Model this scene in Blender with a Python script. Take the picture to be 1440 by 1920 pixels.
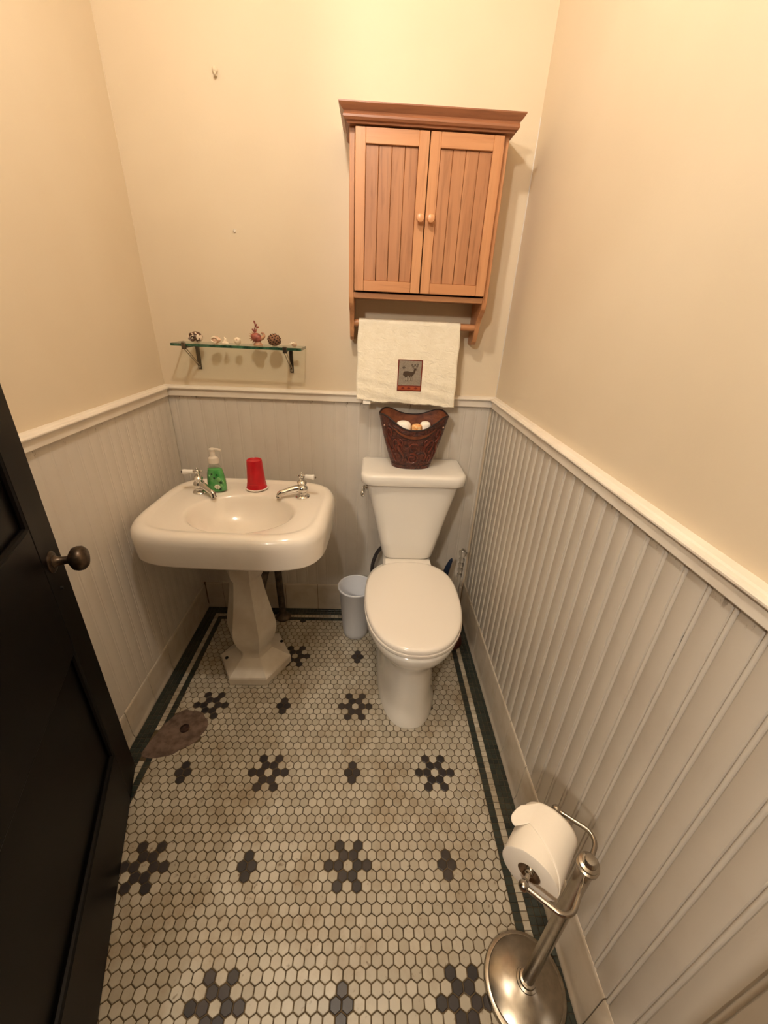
import bpy, bmesh, math, random
from mathutils import Vector, Matrix
random.seed(7)
PI = math.pi
sc = bpy.context.scene
COL = sc.collection
for o in list(bpy.data.objects): bpy.data.objects.remove(o)

# ---------------------------------------------------------------- camera
cam = bpy.data.cameras.new('camera'); camo = bpy.data.objects.new('camera', cam); COL.objects.link(camo)
cam.sensor_fit = 'VERTICAL'; cam.sensor_height = 36.0; cam.lens = 751.62 / 1920 * 36.0
cam.clip_start = 0.01; cam.clip_end = 50
CR = Vector((0.99881703, -0.02386495, 0.04236748)); CU = Vector((-0.02733043, 0.44512692, 0.89505032)); CF = Vector((0.04021924, 0.89514942, -0.44394811))
CAMPOS = Vector((0.809, -1.657, 1.382))
camo.matrix_world = Matrix(((CR.x, CU.x, -CF.x, CAMPOS.x), (CR.y, CU.y, -CF.y, CAMPOS.y), (CR.z, CU.z, -CF.z, CAMPOS.z), (0, 0, 0, 1)))
sc.camera = camo
# ---------------------------------------------------------------- world, exposure (lamps are built further down)
w = bpy.data.worlds.new('world'); sc.world = w; w.use_nodes = True
w.node_tree.nodes['Background'].inputs[0].default_value = (0.02, 0.018, 0.016, 1)
w.node_tree.nodes['Background'].inputs[1].default_value = 0.1
sc.cycles.max_bounces = 8; sc.cycles.diffuse_bounces = 5; sc.cycles.glossy_bounces = 4; sc.cycles.transmission_bounces = 6
sc.view_settings.view_transform = 'Standard'; sc.view_settings.look = 'None'
sc.view_settings.exposure = 0.0; sc.view_settings.gamma = 1.0; sc.view_settings.use_curve_mapping = False
BULB_ROOM = 605.0; BULB_HALL = 350.0
BULB_COL = (1.0, 0.90, 0.775)

# ---------------------------------------------------------------- helpers
def lin(r, g, b):
    f = lambda c: (c / 255) / 12.92 if c / 255 <= 0.04045 else ((c / 255 + 0.055) / 1.055) ** 2.4
    return (f(r), f(g), f(b), 1)
WL = {}
def obj(name, bm, m, parent=None, ang=38, smooth=True):
    for f in bm.faces: f.smooth = smooth
    if smooth:
        a = math.radians(ang)
        for e in bm.edges:
            if len(e.link_faces) == 2: e.smooth = e.calc_face_angle(0) < a
    me = bpy.data.meshes.new(name); bm.to_mesh(me); bm.free()
    if m: me.materials.append(m)
    return link(name, me, parent)
def link(name, me, parent=None, loc=None):
    o = bpy.data.objects.new(name, me); COL.objects.link(o)
    if parent is not None:
        o.parent = parent
        if loc is None:
            me.transform(Matrix.Translation(-WL[parent])); WL[o] = WL[parent].copy()
        else:
            o.location = Vector(loc) - WL[parent]; WL[o] = Vector(loc)
    else:
        if loc is not None: o.location = loc
        WL[o] = Vector(loc) if loc is not None else Vector()
    return o
def tag(o, label, cat, group=None, kind=None):
    o['label'] = label; o['category'] = cat
    if group: o['group'] = group
    if kind: o['kind'] = kind
    return o
def thing(name, label, cat, loc, group=None):
    o = bpy.data.objects.new(name, None); COL.objects.link(o); o.location = loc; o.empty_display_size = .05
    WL[o] = Vector(loc); return tag(o, label, cat, group)
def lab(o, s): o['label'] = s; return o
def struct(name, bm, m, label=None, **k):
    o = obj(name, bm, m, **k); o['kind'] = 'structure'
    if label: o['label'] = label
    return o
def box(bm, x0, x1, y0, y1, z0, z1, bev=0, seg=1):
    t = bmesh.new()
    v = [t.verts.new((x, y, z)) for x in (x0, x1) for y in (y0, y1) for z in (z0, z1)]
    for q in ((0, 1, 3, 2), (4, 6, 7, 5), (0, 4, 5, 1), (2, 3, 7, 6), (0, 2, 6, 4), (1, 5, 7, 3)): t.faces.new([v[i] for i in q])
    if bev: bmesh.ops.bevel(t, geom=list(t.edges), offset=bev, segments=seg, profile=.5, affect='EDGES')
    merge(bm, t); return bm
def merge(bm, t, M=None):
    me = bpy.data.meshes.new('tmp')
    bmesh.ops.recalc_face_normals(t, faces=list(t.faces))
    t.to_mesh(me); t.free()
    if M is not None: me.transform(M)
    bm.from_mesh(me); bpy.data.meshes.remove(me)
def loft(bm, secs, cap0=True, cap1=True, closed=True, M=None):
    t = bmesh.new(); rows = [[t.verts.new(p) for p in s] for s in secs]; n = len(rows[0])
    for a, b in zip(rows, rows[1:]):
        for i in range(n if closed else n - 1):
            j = (i + 1) % n; t.faces.new((a[i], a[j], b[j], b[i]))
    if cap0: t.faces.new(rows[0][::-1])
    if cap1: t.faces.new(rows[-1])
    merge(bm, t, M); return bm
def lathe(bm, prof, c=(0, 0, 0), n=32, M=None, sx=1, sy=1):
    secs = []
    for r, z in prof:
        r = max(r, 1e-5)
        secs.append([(r * math.cos(2 * PI * i / n) * sx, r * math.sin(2 * PI * i / n) * sy, z) for i in range(n)])
    T = Matrix.Translation(c) @ (M if M is not None else Matrix())
    return loft(bm, secs, M=T)
def tube(bm, pts, r, n=10, closed=False):
    P = [Vector(p) for p in pts]; m = len(P); R = r if isinstance(r, (list, tuple)) else [r] * m
    secs = []; nrm = None
    for i in range(m):
        if closed: d = P[(i + 1) % m] - P[i - 1]
        else: d = P[min(i + 1, m - 1)] - P[max(i - 1, 0)]
        d.normalize()
        if nrm is None:
            nrm = Vector((0, 0, 1)) if abs(d.z) < .9 else Vector((1, 0, 0))
        nrm = (nrm - d * nrm.dot(d)).normalized(); b = d.cross(nrm)
        secs.append([P[i] + (nrm * math.cos(2 * PI * k / n) + b * math.sin(2 * PI * k / n)) * R[i] for k in range(n)])
    if closed: secs.append(secs[0])
    return loft(bm, secs, cap0=not closed, cap1=not closed)
def spline(pts, k=8):
    P = [Vector(p) for p in pts]; out = []
    for i in range(len(P) - 1):
        p0, p1, p2, p3 = P[max(i - 1, 0)], P[i], P[i + 1], P[min(i + 2, len(P) - 1)]
        for j in range(k):
            t = j / k
            out.append(.5 * ((2 * p1) + (p2 - p0) * t + (2 * p0 - 5 * p1 + 4 * p2 - p3) * t * t + (3 * p1 - p0 - 3 * p2 + p3) * t ** 3))
    return out + [P[-1]]
def prism(bm, poly, axis, a, b, bev=0):
    """poly of 2D points extruded along axis ('x','y','z') from a to b"""
    def P(u, v, t): return {'x': (t, u, v), 'y': (u, t, v), 'z': (u, v, t)}[axis]
    t = bmesh.new(); A = [t.verts.new(P(u, v, a)) for u, v in poly]; B = [t.verts.new(P(u, v, b)) for u, v in poly]; n = len(poly)
    t.faces.new(A[::-1]); t.faces.new(B)
    for i in range(n): t.faces.new((A[i], A[(i + 1) % n], B[(i + 1) % n], B[i]))
    if bev: bmesh.ops.bevel(t, geom=list(t.edges), offset=bev, segments=1, affect='EDGES')
    merge(bm, t); return bm
def sph(bm, c, r, n=16, s=(1, 1, 1), rot=None):
    t = bmesh.new(); bmesh.ops.create_uvsphere(t, u_segments=n, v_segments=max(6, n // 2), radius=r)
    M = Matrix.Translation(c) @ (rot.to_4x4() if rot else Matrix()) @ Matrix.Diagonal((*s, 1))
    merge(bm, t, M); return bm
def rrect(cx, cy, a, b, n, N, z):
    """superellipse section with exponent n"""
    out = []
    for i in range(N):
        t = 2 * PI * i / N; c, s = math.cos(t), math.sin(t)
        out.append((cx + a * math.copysign(abs(c) ** (2 / n), c), cy + b * math.copysign(abs(s) ** (2 / n), s), z))
    return out
def NB(): return bmesh.new()

# ---------------------------------------------------------------- materials
class NT:
    def __init__(s, name):
        s.m = bpy.data.materials.new(name); s.m.use_nodes = True; s.t = s.m.node_tree; s.b = s.t.nodes['Principled BSDF']
    def n(s, k, **p):
        x = s.t.nodes.new(k)
        for a, v in p.items(): setattr(x, a, v)
        return x
    def l(s, a, b): s.t.links.new(a, b)
    def pos(s, scale=(1, 1, 1)):
        g = s.n('ShaderNodeNewGeometry'); mp = s.n('ShaderNodeMapping'); mp.inputs['Scale'].default_value = scale
        s.l(g.outputs['Position'], mp.inputs[0]); return mp.outputs[0]
    def noise(s, scale, detail=4, rough=.55, vec=None, dist=0):
        x = s.n('ShaderNodeTexNoise'); x.inputs['Scale'].default_value = scale; x.inputs['Detail'].default_value = detail
        x.inputs['Roughness'].default_value = rough; x.inputs['Distortion'].default_value = dist
        s.l(vec if vec is not None else s.pos(), x.inputs['Vector']); return x.outputs['Fac']
    def ramp(s, f, lo, hi):
        r = s.n('ShaderNodeMapRange'); r.inputs[1].default_value = lo; r.inputs[2].default_value = hi; r.clamp = True
        s.l(f, r.inputs[0]); return r.outputs[0]
    def mix(s, f, a, b):
        x = s.n('ShaderNodeMix', data_type='RGBA')
        if isinstance(f, (int, float)): x.inputs[0].default_value = f
        else: s.l(f, x.inputs[0])
        for v, k in ((a, 6), (b, 7)):
            if isinstance(v, tuple): x.inputs[k].default_value = v
            else: s.l(v, x.inputs[k])
        return x.outputs[2]
    def math(s, op, a, b=None):
        x = s.n('ShaderNodeMath', operation=op)
        for v, k in ((a, 0), (b, 1)):
            if v is None: continue
            if isinstance(v, (int, float)): x.inputs[k].default_value = v
            else: s.l(v, x.inputs[k])
        return x.outputs[0]
    def bump(s, h, strength, dist):
        x = s.n('ShaderNodeBump'); x.inputs['Strength'].default_value = strength; x.inputs['Distance'].default_value = dist
        s.l(h, x.inputs['Height']); s.l(x.outputs[0], s.b.inputs['Normal'])
    def base(s, c):
        if isinstance(c, tuple): s.b.inputs['Base Color'].default_value = c
        else: s.l(c, s.b.inputs['Base Color'])
    def setp(s, **k):
        for a, v in k.items(): s.b.inputs[a.replace('_', ' ')].default_value = v
        return s
def simple(name, c, rough=.5, metal=0, c2=None, sc_=30, lo=.4, hi=.65, bump=None, **k):
    t = NT(name); t.setp(Roughness=rough, Metallic=metal, **k)
    if c2: t.base(t.mix(t.ramp(t.noise(sc_), lo, hi), c, c2))
    else: t.base(c)
    if bump: t.bump(t.noise(bump[0]), bump[1], bump[2])
    return t.m
M = {}
t = NT('plaster_paint'); t.setp(Roughness=.6)
t.base(t.mix(t.ramp(t.noise(2.2, 3), .35, .7), lin(218, 203, 178), lin(213, 197, 171))); t.bump(t.noise(90, 5), .12, .002); M['plaster'] = t.m
t = NT('wainscot_paint'); t.setp(Roughness=.42)
g = t.n('ShaderNodeNewGeometry'); sx = t.n('ShaderNodeSeparateXYZ'); t.l(g.outputs['Position'], sx.inputs[0])
chips = t.math('MULTIPLY', t.ramp(sx.outputs['Z'], 1.028, 1.055), t.ramp(t.noise(60, 5, .7, t.pos((1, 1, .35))), .6, .64))
c = t.mix(t.ramp(t.noise(6, 5), .5, .8), lin(206, 198, 186), lin(198, 188, 175))
grime = t.math('MULTIPLY', t.ramp(t.noise(45, 6, .7, t.pos((1, 1, .12))), .62, .75), .18)
c = t.mix(grime, c, lin(176, 158, 135)); t.base(t.mix(chips, c, lin(110, 90, 68)))
t.bump(t.noise(30, 4, .5, t.pos((1, 1, .5))), .05, .002); M['wains'] = t.m
M['trim'] = simple('trim_paint', lin(228, 219, 205), .33, c2=lin(220, 209, 194), sc_=9, bump=(50, .06, .002))
t = NT('base_tile_glaze'); t.setp(Roughness=.22)
t.base(t.mix(t.ramp(t.noise(14, 5), .45, .75), lin(203, 192, 175), lin(187, 172, 150))); M['btile'] = t.m
M['grout'] = simple('floor_grout', lin(96, 80, 55), .9, c2=lin(66, 53, 35), sc_=25, bump=(200, .3, .002))
M['wallgrout'] = simple('wall_grout', lin(120, 98, 74), .9)
def tile_mat(name, a, b, stain, rough, dirt=.5):
    t = NT(name); t.setp(Roughness=rough)
    g = t.n('ShaderNodeNewGeometry'); oi = t.n('ShaderNodeObjectInfo')
    r = t.math('FRACT', t.math('ADD', g.outputs['Random Per Island'], oi.outputs['Random']))
    c = t.mix(r, a, b)
    st = t.math('MULTIPLY', t.ramp(t.noise(7, 6, .65), .47, .68), dirt)
    c = t.mix(st, c, stain)
    spots = t.math('MULTIPLY', t.ramp(t.noise(48, 3, .6), .64, .74), dirt * 1.2)
    c = t.mix(spots, c, lin(92, 70, 42)); t.base(c)
    t.bump(t.noise(120, 3), .06, .002); return t.m
M['hexw'] = tile_mat('cream_hex_tile', lin(192, 184, 167), lin(167, 158, 140), lin(146, 126, 97), .32, .65)
M['hexk'] = tile_mat('black_hex_tile', lin(37, 34, 36), lin(54, 48, 48), lin(84, 70, 54), .35, .3)
M['green'] = tile_mat('green_border_tile', lin(33, 40, 37), lin(49, 56, 50), lin(74, 68, 54), .3, .3)
M['porc'] = simple('white_porcelain', lin(236, 231, 222), .12, Coat_Weight=.5, Coat_Roughness=.05)
M['sinkenamel'] = simple('sink_enamel', lin(236, 227, 214), .16, c2=lin(227, 216, 200), sc_=7, lo=.55, hi=.85, Coat_Weight=.4, Coat_Roughness=.06)
M['sinkped'] = simple('pedestal_enamel', lin(220, 211, 196), .3, c2=lin(204, 192, 174), sc_=9, bump=(60, .05, .002))
M['seat'] = simple('toilet_seat_plastic', lin(240, 232, 221), .14)
M['chrome'] = simple('chrome', (.72, .70, .66, 1), .1, 1)
M['nickel'] = simple('brushed_nickel', (.46, .41, .34, 1), .27, 1, c2=(.38, .335, .28, 1), sc_=60)
M['pewter'] = simple('dark_bracket_metal', (.13, .11, .085, 1), .35, .9)
M['wire'] = simple('bracket_wire_metal', (.4, .35, .27, 1), .3, 1)
M['bronze'] = simple('aged_bronze_knob', (.055, .038, .026, 1), .33, .75, c2=(.11, .075, .05, 1), sc_=70)
M['pipe'] = simple('old_drain_pipe', lin(74, 63, 52), .5, .4, c2=lin(105, 90, 72), sc_=40)
M['rust'] = simple('rusty_iron', lin(52, 34, 26), .8, .2, c2=lin(80, 52, 38), sc_=80, bump=(150, .4, .003))
M['cement'] = simple('cement_patch', lin(118, 97, 84), .9, c2=lin(84, 68, 58), sc_=34, bump=(110, .5, .004))
M['binpl'] = simple('bin_plastic', lin(216, 218, 224), .35)
M['cupred'] = simple('red_cup_plastic', lin(196, 24, 36), .28, c2=lin(180, 18, 30), sc_=25)
M['cupwhite'] = simple('cup_rim_white', lin(236, 226, 216), .4)
M['pump'] = simple('pump_plastic', lin(232, 222, 206), .3, Transmission_Weight=.15)
M['paper'] = simple('toilet_paper', lin(240, 231, 217), .95, bump=(160, .15, .0015))
M['core'] = simple('cardboard_core', lin(120, 92, 66), .95)
t = NT('towel_cloth'); t.setp(Roughness=.95); t.base(t.mix(t.ramp(t.noise(35), .4, .65), lin(238, 229, 208), lin(233, 223, 200)))
t.bump(t.math('ADD', t.noise(38, 3, .5, t.pos((1, 1, 1.6)), 1.5), t.math('MULTIPLY', t.noise(320, 2), .25)), .5, .006); M['towel'] = t.m
M['patchbg'] = simple('patch_grey', lin(146, 134, 118), .95, c2=lin(132, 120, 105), sc_=240, bump=(500, .4, .001))
M['patchred'] = simple('patch_rust', lin(120, 46, 30), .95, c2=lin(104, 38, 26), sc_=240)
M['patchorange'] = simple('patch_orange', lin(160, 78, 44), .95)
M['deer'] = simple('deer_thread', lin(72, 56, 42), .95)
M['deerleg'] = simple('deer_leg_thread', lin(178, 168, 150), .95)
t = NT('tooled_leather'); t.setp(Roughness=.38)
n1 = t.noise(42, 4, .6, dist=2.0); t.base(t.mix(t.ramp(n1, .40, .62), lin(96, 48, 34), lin(46, 19, 15)))
t.bump(n1, 1.0, .007); M['leather'] = t.m
M['leathertool'] = simple('raised_leather', lin(108, 54, 40), .32, c2=lin(78, 36, 27), sc_=60)
M['leathertan'] = simple('worn_leather', lin(122, 68, 40), .5, c2=lin(96, 48, 28), sc_=45, bump=(80, .4, .003))
M['leatheredge'] = simple('dark_leather_edge', lin(36, 17, 14), .6)
M['rivet'] = simple('pale_rivet', lin(190, 150, 130), .35, .6)
def wood(name, a, b, dark, axis='z', rough=.38):
    t = NT(name); t.setp(Roughness=rough)
    s = {'z': (1, 1, .07), 'x': (.07, 1, 1), 'y': (1, .07, 1)}[axis]
    n1 = t.noise(70, 6, .62, t.pos(s), .6); n2 = t.noise(16, 3, .5, t.pos(s), 1.6)
    c = t.mix(t.ramp(n2, .3, .7), a, b); t.base(t.mix(t.math('MULTIPLY', t.ramp(n1, .52, .7), .6), c, dark)); t.bump(n1, .08, .001); return t.m
M['oak'] = wood('oak_upright', lin(196, 142, 98), lin(184, 127, 84), lin(152, 100, 64))
M['oakh'] = wood('oak_crosswise', lin(196, 142, 98), lin(184, 127, 84), lin(152, 100, 64), 'x')
M['oakp'] = wood('oak_panel', lin(176, 124, 86), lin(160, 108, 72), lin(118, 76, 48))
M['oakdk'] = wood('oak_crown', lin(156, 104, 72), lin(142, 90, 60), lin(112, 68, 44), 'x')
M['knobwood'] = simple('knob_wood', lin(208, 150, 106), .3)
M['gap'] = simple('cabinet_inside', lin(60, 34, 20), .8)
t = NT('dark_door_wood'); t.setp(Roughness=.42, Specular_IOR_Level=.16)
n1 = t.noise(40, 5, .6, t.pos((1, 1, .06))); t.base(t.mix(t.ramp(n1, .4, .7), lin(10, 7, 6), lin(6, 5, 5))); M['door'] = t.m
M['hallwall'] = simple('dark_hall_wall', lin(78, 58, 44), .5)  # unseen hall walls, dark tone chosen to cut bounce light into the bathroom
M['ceil'] = simple('ceiling_paint', lin(230, 215, 188), .8)
M['hallfloor'] = wood('hall_boards', lin(126, 84, 52), lin(104, 66, 40), lin(70, 42, 26), 'y')
def glassy(name, tint, refl=.5, opac=0, rough=.02):
    """thin clear sheet: Fresnel mirror over tinted see-through"""
    t = NT(name); out = t.t.nodes['Material Output']; t.t.nodes.remove(t.b)
    tr = t.n('ShaderNodeBsdfTransparent'); tr.inputs[0].default_value = tint
    gl = t.n('ShaderNodeBsdfGlossy'); gl.inputs['Roughness'].default_value = rough
    lw = t.n('ShaderNodeLayerWeight'); lw.inputs[0].default_value = .5
    fr = t.math('MULTIPLY_ADD', t.math('POWER', lw.outputs['Facing'], 5.0), .9); fr.node.inputs[2].default_value = .04
    mx = t.n('ShaderNodeMixShader'); t.l(fr, mx.inputs[0]); t.l(tr.outputs[0], mx.inputs[1]); t.l(gl.outputs[0], mx.inputs[2])
    t.l(mx.outputs[0], out.inputs[0]); return t.m
M['glass'] = glassy('shelf_glass', (.93, .97, .94, 1))
M['glassedge'] = simple('green_glass_edge', lin(34, 62, 46), .12, c2=lin(70, 110, 84), sc_=40)
M['clear'] = glassy('clear_bottle_plastic', (.95, .96, .94, 1))
M['acrylic'] = simple('clear_acrylic', (.92, .92, .9, 1), .05, Transmission_Weight=1.0, IOR=1.45)
M['soapgreen'] = simple('green_soap', lin(92, 180, 98), .2, c2=lin(70, 160, 80), sc_=40, Coat_Weight=.8, Coat_Roughness=.05)
M['labelwhite'] = simple('label_petal_white', lin(225, 228, 205), .4)
M['labeldark'] = simple('label_dark_green', lin(22, 66, 30), .4)
M['labelpale'] = simple('label_pale_green', lin(120, 180, 110), .4)
M['blue'] = simple('navy_plastic', lin(22, 34, 56), .35)
M['rubber'] = simple('brown_red_rubber', lin(84, 30, 22), .5)
M['greywhite'] = simple('grey_white_plastic', lin(196, 188, 176), .4)
M['hose'] = simple('grey_braided_hose', lin(52, 47, 48), .4, .3, c2=lin(84, 78, 78), sc_=300)
M['mark'] = simple('grey_print', lin(120, 114, 106), .6)
M['black'] = simple('black_gap', lin(14, 11, 10), .8)
M['shellbrown'] = simple('brown_striped_shell', lin(226, 208, 186), .35, c2=lin(88, 58, 40), sc_=70, lo=.47, hi=.53)
M['shellpink'] = simple('pink_shell', lin(232, 200, 172), .45, c2=lin(206, 160, 132), sc_=60, bump=(110, .6, .003))
M['shellwhite'] = simple('white_shell', lin(240, 226, 202), .45, c2=lin(222, 202, 172), sc_=80, bump=(90, .5, .002))
M['shellred'] = simple('rose_red_shell', lin(166, 92, 76), .45, c2=lin(112, 54, 44), sc_=70, bump=(120, .6, .003))
M['shelltan'] = simple('tan_shell', lin(196, 152, 118), .5, c2=lin(150, 106, 78), sc_=80)
M['pod'] = simple('brown_seed_pod', lin(146, 104, 74), .7, c2=lin(118, 80, 56), sc_=80)
M['poddark'] = simple('seed_pod_hole', lin(50, 30, 22), .9)
M['whitewad'] = simple('white_filling', lin(248, 242, 230), .8, bump=(60, .3, .004))
M['orange'] = simple('orange_filling', lin(228, 150, 78), .7, c2=lin(246, 208, 150), sc_=90)
def emis(name, col, s):
    m = bpy.data.materials.new(name); m.use_nodes = True; b = m.node_tree.nodes['Principled BSDF']
    b.inputs['Base Color'].default_value = (.9, .85, .75, 1); b.inputs['Emission Color'].default_value = (*col, 1); b.inputs['Emission Strength'].default_value = s; return m

# ---------------------------------------------------------------- room measures (metres; left wall x=0, back wall y=0)
P_ = .0265                       # pitch of the hexagon tiles
W = 1.316; YF = -1.56; H = 2.62  # width, front wall, ceiling
XL = -.004
DX0, DX1 = .305, 1.215            # doorway in the front wall
HX0, HX1, HY = -1.3, 2.3, -4.0   # hallway behind the camera
RZ0, RZ1 = 1.056, 1.094          # chair rail

# walls
struct('wall_back', box(NB(), -.1, W + .1, 0, .1, 0, H), M['plaster'], 'cream painted wall behind the sink and toilet')
wl = struct('wall_left', box(NB(), -.1, XL, YF, 0, 0, H), M['plaster'], 'cream painted wall beside the sink')
wr = struct('wall_right', box(NB(), W, W + .1, YF, 0, 0, H), M['plaster'], 'cream painted wall beside the toilet')
wb = bpy.data.objects['wall_back']
bm = NB(); box(bm, -.1, DX0, YF - .1, YF, 0, H); struct('wall_front', bm, M['plaster'], 'wall beside the doorway')
bm = NB(); box(bm, DX1, W + .1, YF - .1, YF, 0, H); struct('wall_front_right', bm, M['plaster'], 'narrow wall on the other side of the doorway')
bm = NB(); box(bm, DX0, DX1, YF - .1, YF, 2.34, H); struct('wall_over_door', bm, M['plaster'], 'wall over the doorway')
struct('ceiling', box(NB(), HX0 - .1, HX1 + .1, HY - .1, .1, H, H + .1), M['ceil'], 'pale ceiling')
struct('wall_hall_far', box(NB(), HX0 - .1, HX1 + .1, HY - .1, HY, -.004, H), M['hallwall'])
struct('wall_hall_left', box(NB(), HX0 - .1, HX0, HY, YF, -.004, H), M['hallwall'])
struct('wall_hall_right', box(NB(), HX1, HX1 + .1, HY, YF, -.004, H), M['hallwall'])
bm = NB(); box(bm, HX0, -.1, YF - .1, YF, -.004, H); struct('wall_hall_near_left', bm, M['hallwall'])
bm = NB(); box(bm, W + .1, HX1, YF - .1, YF, -.004, H); struct('wall_hall_near_right', bm, M['hallwall'])
struct('floor_hall', box(NB(), HX0, HX1, HY, YF, -.05, -.001), M['hallfloor'], 'wooden hallway floor')

bm = NB(); tube(bm, [(W - .0005, -.0005, RZ1), (W - .0005, -.0005, 1.95)], .0022, 8); obj('corner_caulk', bm, M['wains'], wr)
bm = NB(); tube(bm, [(XL + .0005, -.0005, RZ1), (XL + .0005, -.0005, H)], .0018, 8); obj('corner_caulk', bm, M['plaster'], wl)
# beadboard planks: a flat, a quirk and a round bead
PP = .0485
def plank_poly(wd=PP, dp=.003):
    f = .0075; g = f - dp
    pts = [(0, .0005), (0, f - dp * .5), (.0012, f), (wd - .0115, f), (wd - .0102, g), (wd - .009, g)]
    for k in range(7):
        a = PI - PI * k / 6; pts.append((wd - .0055 + .0034 * math.cos(a), g + dp * 1.35 * math.sin(a)))
    pts += [(wd - .0012, g), (wd, g), (wd, .0005)]
    return pts
def planks(parent, to, edges, z0, z1, dp):
    """to(u, d) -> (x, y); edges: list of start positions along the wall"""
    for a, b in zip(edges, edges[1:]):
        wd = b - a
        if wd < .016: continue
        poly = [to(a + u, d) for u, d in plank_poly(wd, dp)]
        obj('beadboard_plank', prism(NB(), poly, 'z', z0, z1), M['wains'], parent, ang=50)
def edges(phase, lo, hi):
    k = math.ceil((lo - phase) / PP); e = [lo]
    while phase + k * PP < hi - .004:
        if phase + k * PP > lo + .004: e.append(phase + k * PP)
        k += 1
    return e + [hi]
BH, BHR = .15, .178
planks(wb, lambda u, d: (u, -d), edges(.765, XL + .0085, W - .0085), BH, RZ0, .0005)
planks(wl, lambda u, d: (XL + d, -u), edges(.714, .0002, -YF), .135, RZ0, .0006)
planks(wr, lambda u, d: (W - d, -u), edges(1.2, .0002, -YF), BHR, RZ0, .0028)

for z0, z1 in ((.926, .958), (.899, .913), (.772, .777)):
    obj('open_seam', prism(NB(), [(-1.1916, (z0 + z1) / 2), (-1.1908, z1), (-1.1900, (z0 + z1) / 2 + .002), (-1.1906, z0)], 'x', W - .0058, W - .0042), M['black'], wr)
# chair rail
def rail(name, to, axis, a, b):
    prof = [(0, RZ0), (.0185, RZ0), (.020, RZ0 + .002), (.020, RZ0 + .023), (.0215, RZ0 + .026), (.0265, RZ0 + .0275), (.0285, RZ0 + .030), (.0285, RZ0 + .033), (.026, RZ0 + .036), (.019, RZ0 + .037), (.016, RZ0 + .0395), (.010, RZ0 + .0405), (0, RZ0 + .0405)]
    return struct(name, prism(NB(), [to(d, z) for d, z in prof], axis, a, b), M['trim'], ang=25)
lab(rail('trim_1', lambda d, z: (-d, z), 'x', XL, W), 'white moulded chair rail along the back wall')
lab(rail('trim_2', lambda d, z: (XL + d, z), 'y', YF, -.0285), 'white moulded chair rail along the left wall')
lab(rail('trim_3', lambda d, z: (W - d, z), 'y', YF, -.0285), 'white moulded chair rail along the right wall')

# tiled baseboards
def cove(h): return [(.0005, .0008), (.0165, .0008), (.0168, .005), (.0155, .011), (.0132, .017), (.0118, .026), (.0112, .04), (.0112, h - .010), (.0106, h - .004), (.0085, h - .001), (.005, h), (.0005, h)]
def baseboard(name, label, cuts, to, axis, h, back):
    bm = NB(); box(bm, *back); g = struct(name, bm, M['wallgrout'], label)
    for a, b in zip(cuts, cuts[1:]):
        if abs(b - a) < .01: continue
        obj('baseboard_tile', prism(NB(), [to(d, z) for d, z in cove(h)], axis, a + .0012, b - .0012), M['btile'], g, ang=30)
bx = [XL + .0172, .094, .250, .405, .566, .722, .878, 1.034, 1.19, W - .0172]
baseboard('baseboard_back', 'cream glazed tile baseboard behind the sink', bx, lambda d, z: (-d, z), 'x', BH, (XL, W, -.008, 0, 0, BH - .004))
by = [-.0005] + [-(.168 + .152 * k) for k in range(10)][:9] + [-1.55]
baseboard('baseboard_right', 'cream glazed tile baseboard beside the toilet', sorted(by), lambda d, z: (W - d, z), 'y', BHR, (W - .008, W, YF, -.008, 0, BHR - .004))
by = [-.0005] + [-(.115 + .1525 * k) for k in range(10)]
baseboard('baseboard_left', 'cream glazed tile baseboard beside the sink', sorted(by), lambda d, z: (XL + d, z), 'y', .135, (XL, XL + .008, YF, -.008, 0, .131))

# ---------------------------------------------------------------- floor of mosaic tiles
floor = struct('floor', box(NB(), -.02, W + .02, YF, .02, -.06, -.0016), M['grout'], 'mosaic floor of small cream hexagons with black flower motifs and a dark green border')
BW, BM, BI = .0630, .0820, .1030      # wide green band, cream line, thin green line
FX0, FX1, FY1 = BI, W - BI, -.1035
S3 = math.sqrt(3) / 2
OX, OY = 18.95 * P_, -31.7 * P_
def pix(x, y, z=0):
    v = Vector((x, y, z)) - CAMPOS; d = v.dot(CF)
    if d < .02: return None
    return (720 + 751.6 * v.dot(CR) / d, 960 - 751.6 * v.dot(CU) / d, d)
def vis(x, y):
    q = pix(x, y)
    return q is not None and -15 < q[0] < 1455 and -15 < q[1] < 1935
def dist(x, y): return (Vector((x, y, 0)) - CAMPOS).length
HR = (P_ - .0025) / math.sqrt(3)
HEX = [(HR * math.cos(PI / 2 + PI / 3 * k), HR * math.sin(PI / 2 + PI / 3 * k)) for k in range(6)]
def clip(poly, x0, x1, y0, y1):
    for ax, v, sg in ((0, x0, 1), (0, x1, -1), (1, y0, 1), (1, y1, -1)):
        out = []
        for i in range(len(poly)):
            a, b = poly[i - 1], poly[i]; da, db = (a[ax] - v) * sg, (b[ax] - v) * sg
            if (da >= 0) != (db >= 0):
                t_ = da / (da - db); out.append((a[0] + (b[0] - a[0]) * t_, a[1] + (b[1] - a[1]) * t_))
            if db >= 0: out.append(b)
        poly = out
        if len(poly) < 3: return []
    return poly
def tile_geo(poly, dz=0):
    """top face with a small worn edge, sides down into the grout"""
    n = len(poly); cx = sum(p[0] for p in poly) / n; cy = sum(p[1] for p in poly) / n
    def ins(k): return [(cx + (x - cx) * k, cy + (y - cy) * k) for x, y in poly]
    V = [(x, y, dz) for x, y in ins(.90)] + [(x, y, -.0009 + dz) for x, y in poly] + [(x, y, -.004) for x, y in poly]
    F = [list(range(n))]
    for r in (0, n): F += [[r + i, r + n + i, r + n + (i + 1) % n, r + (i + 1) % n] for i in range(n)]
    return V, F
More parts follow.
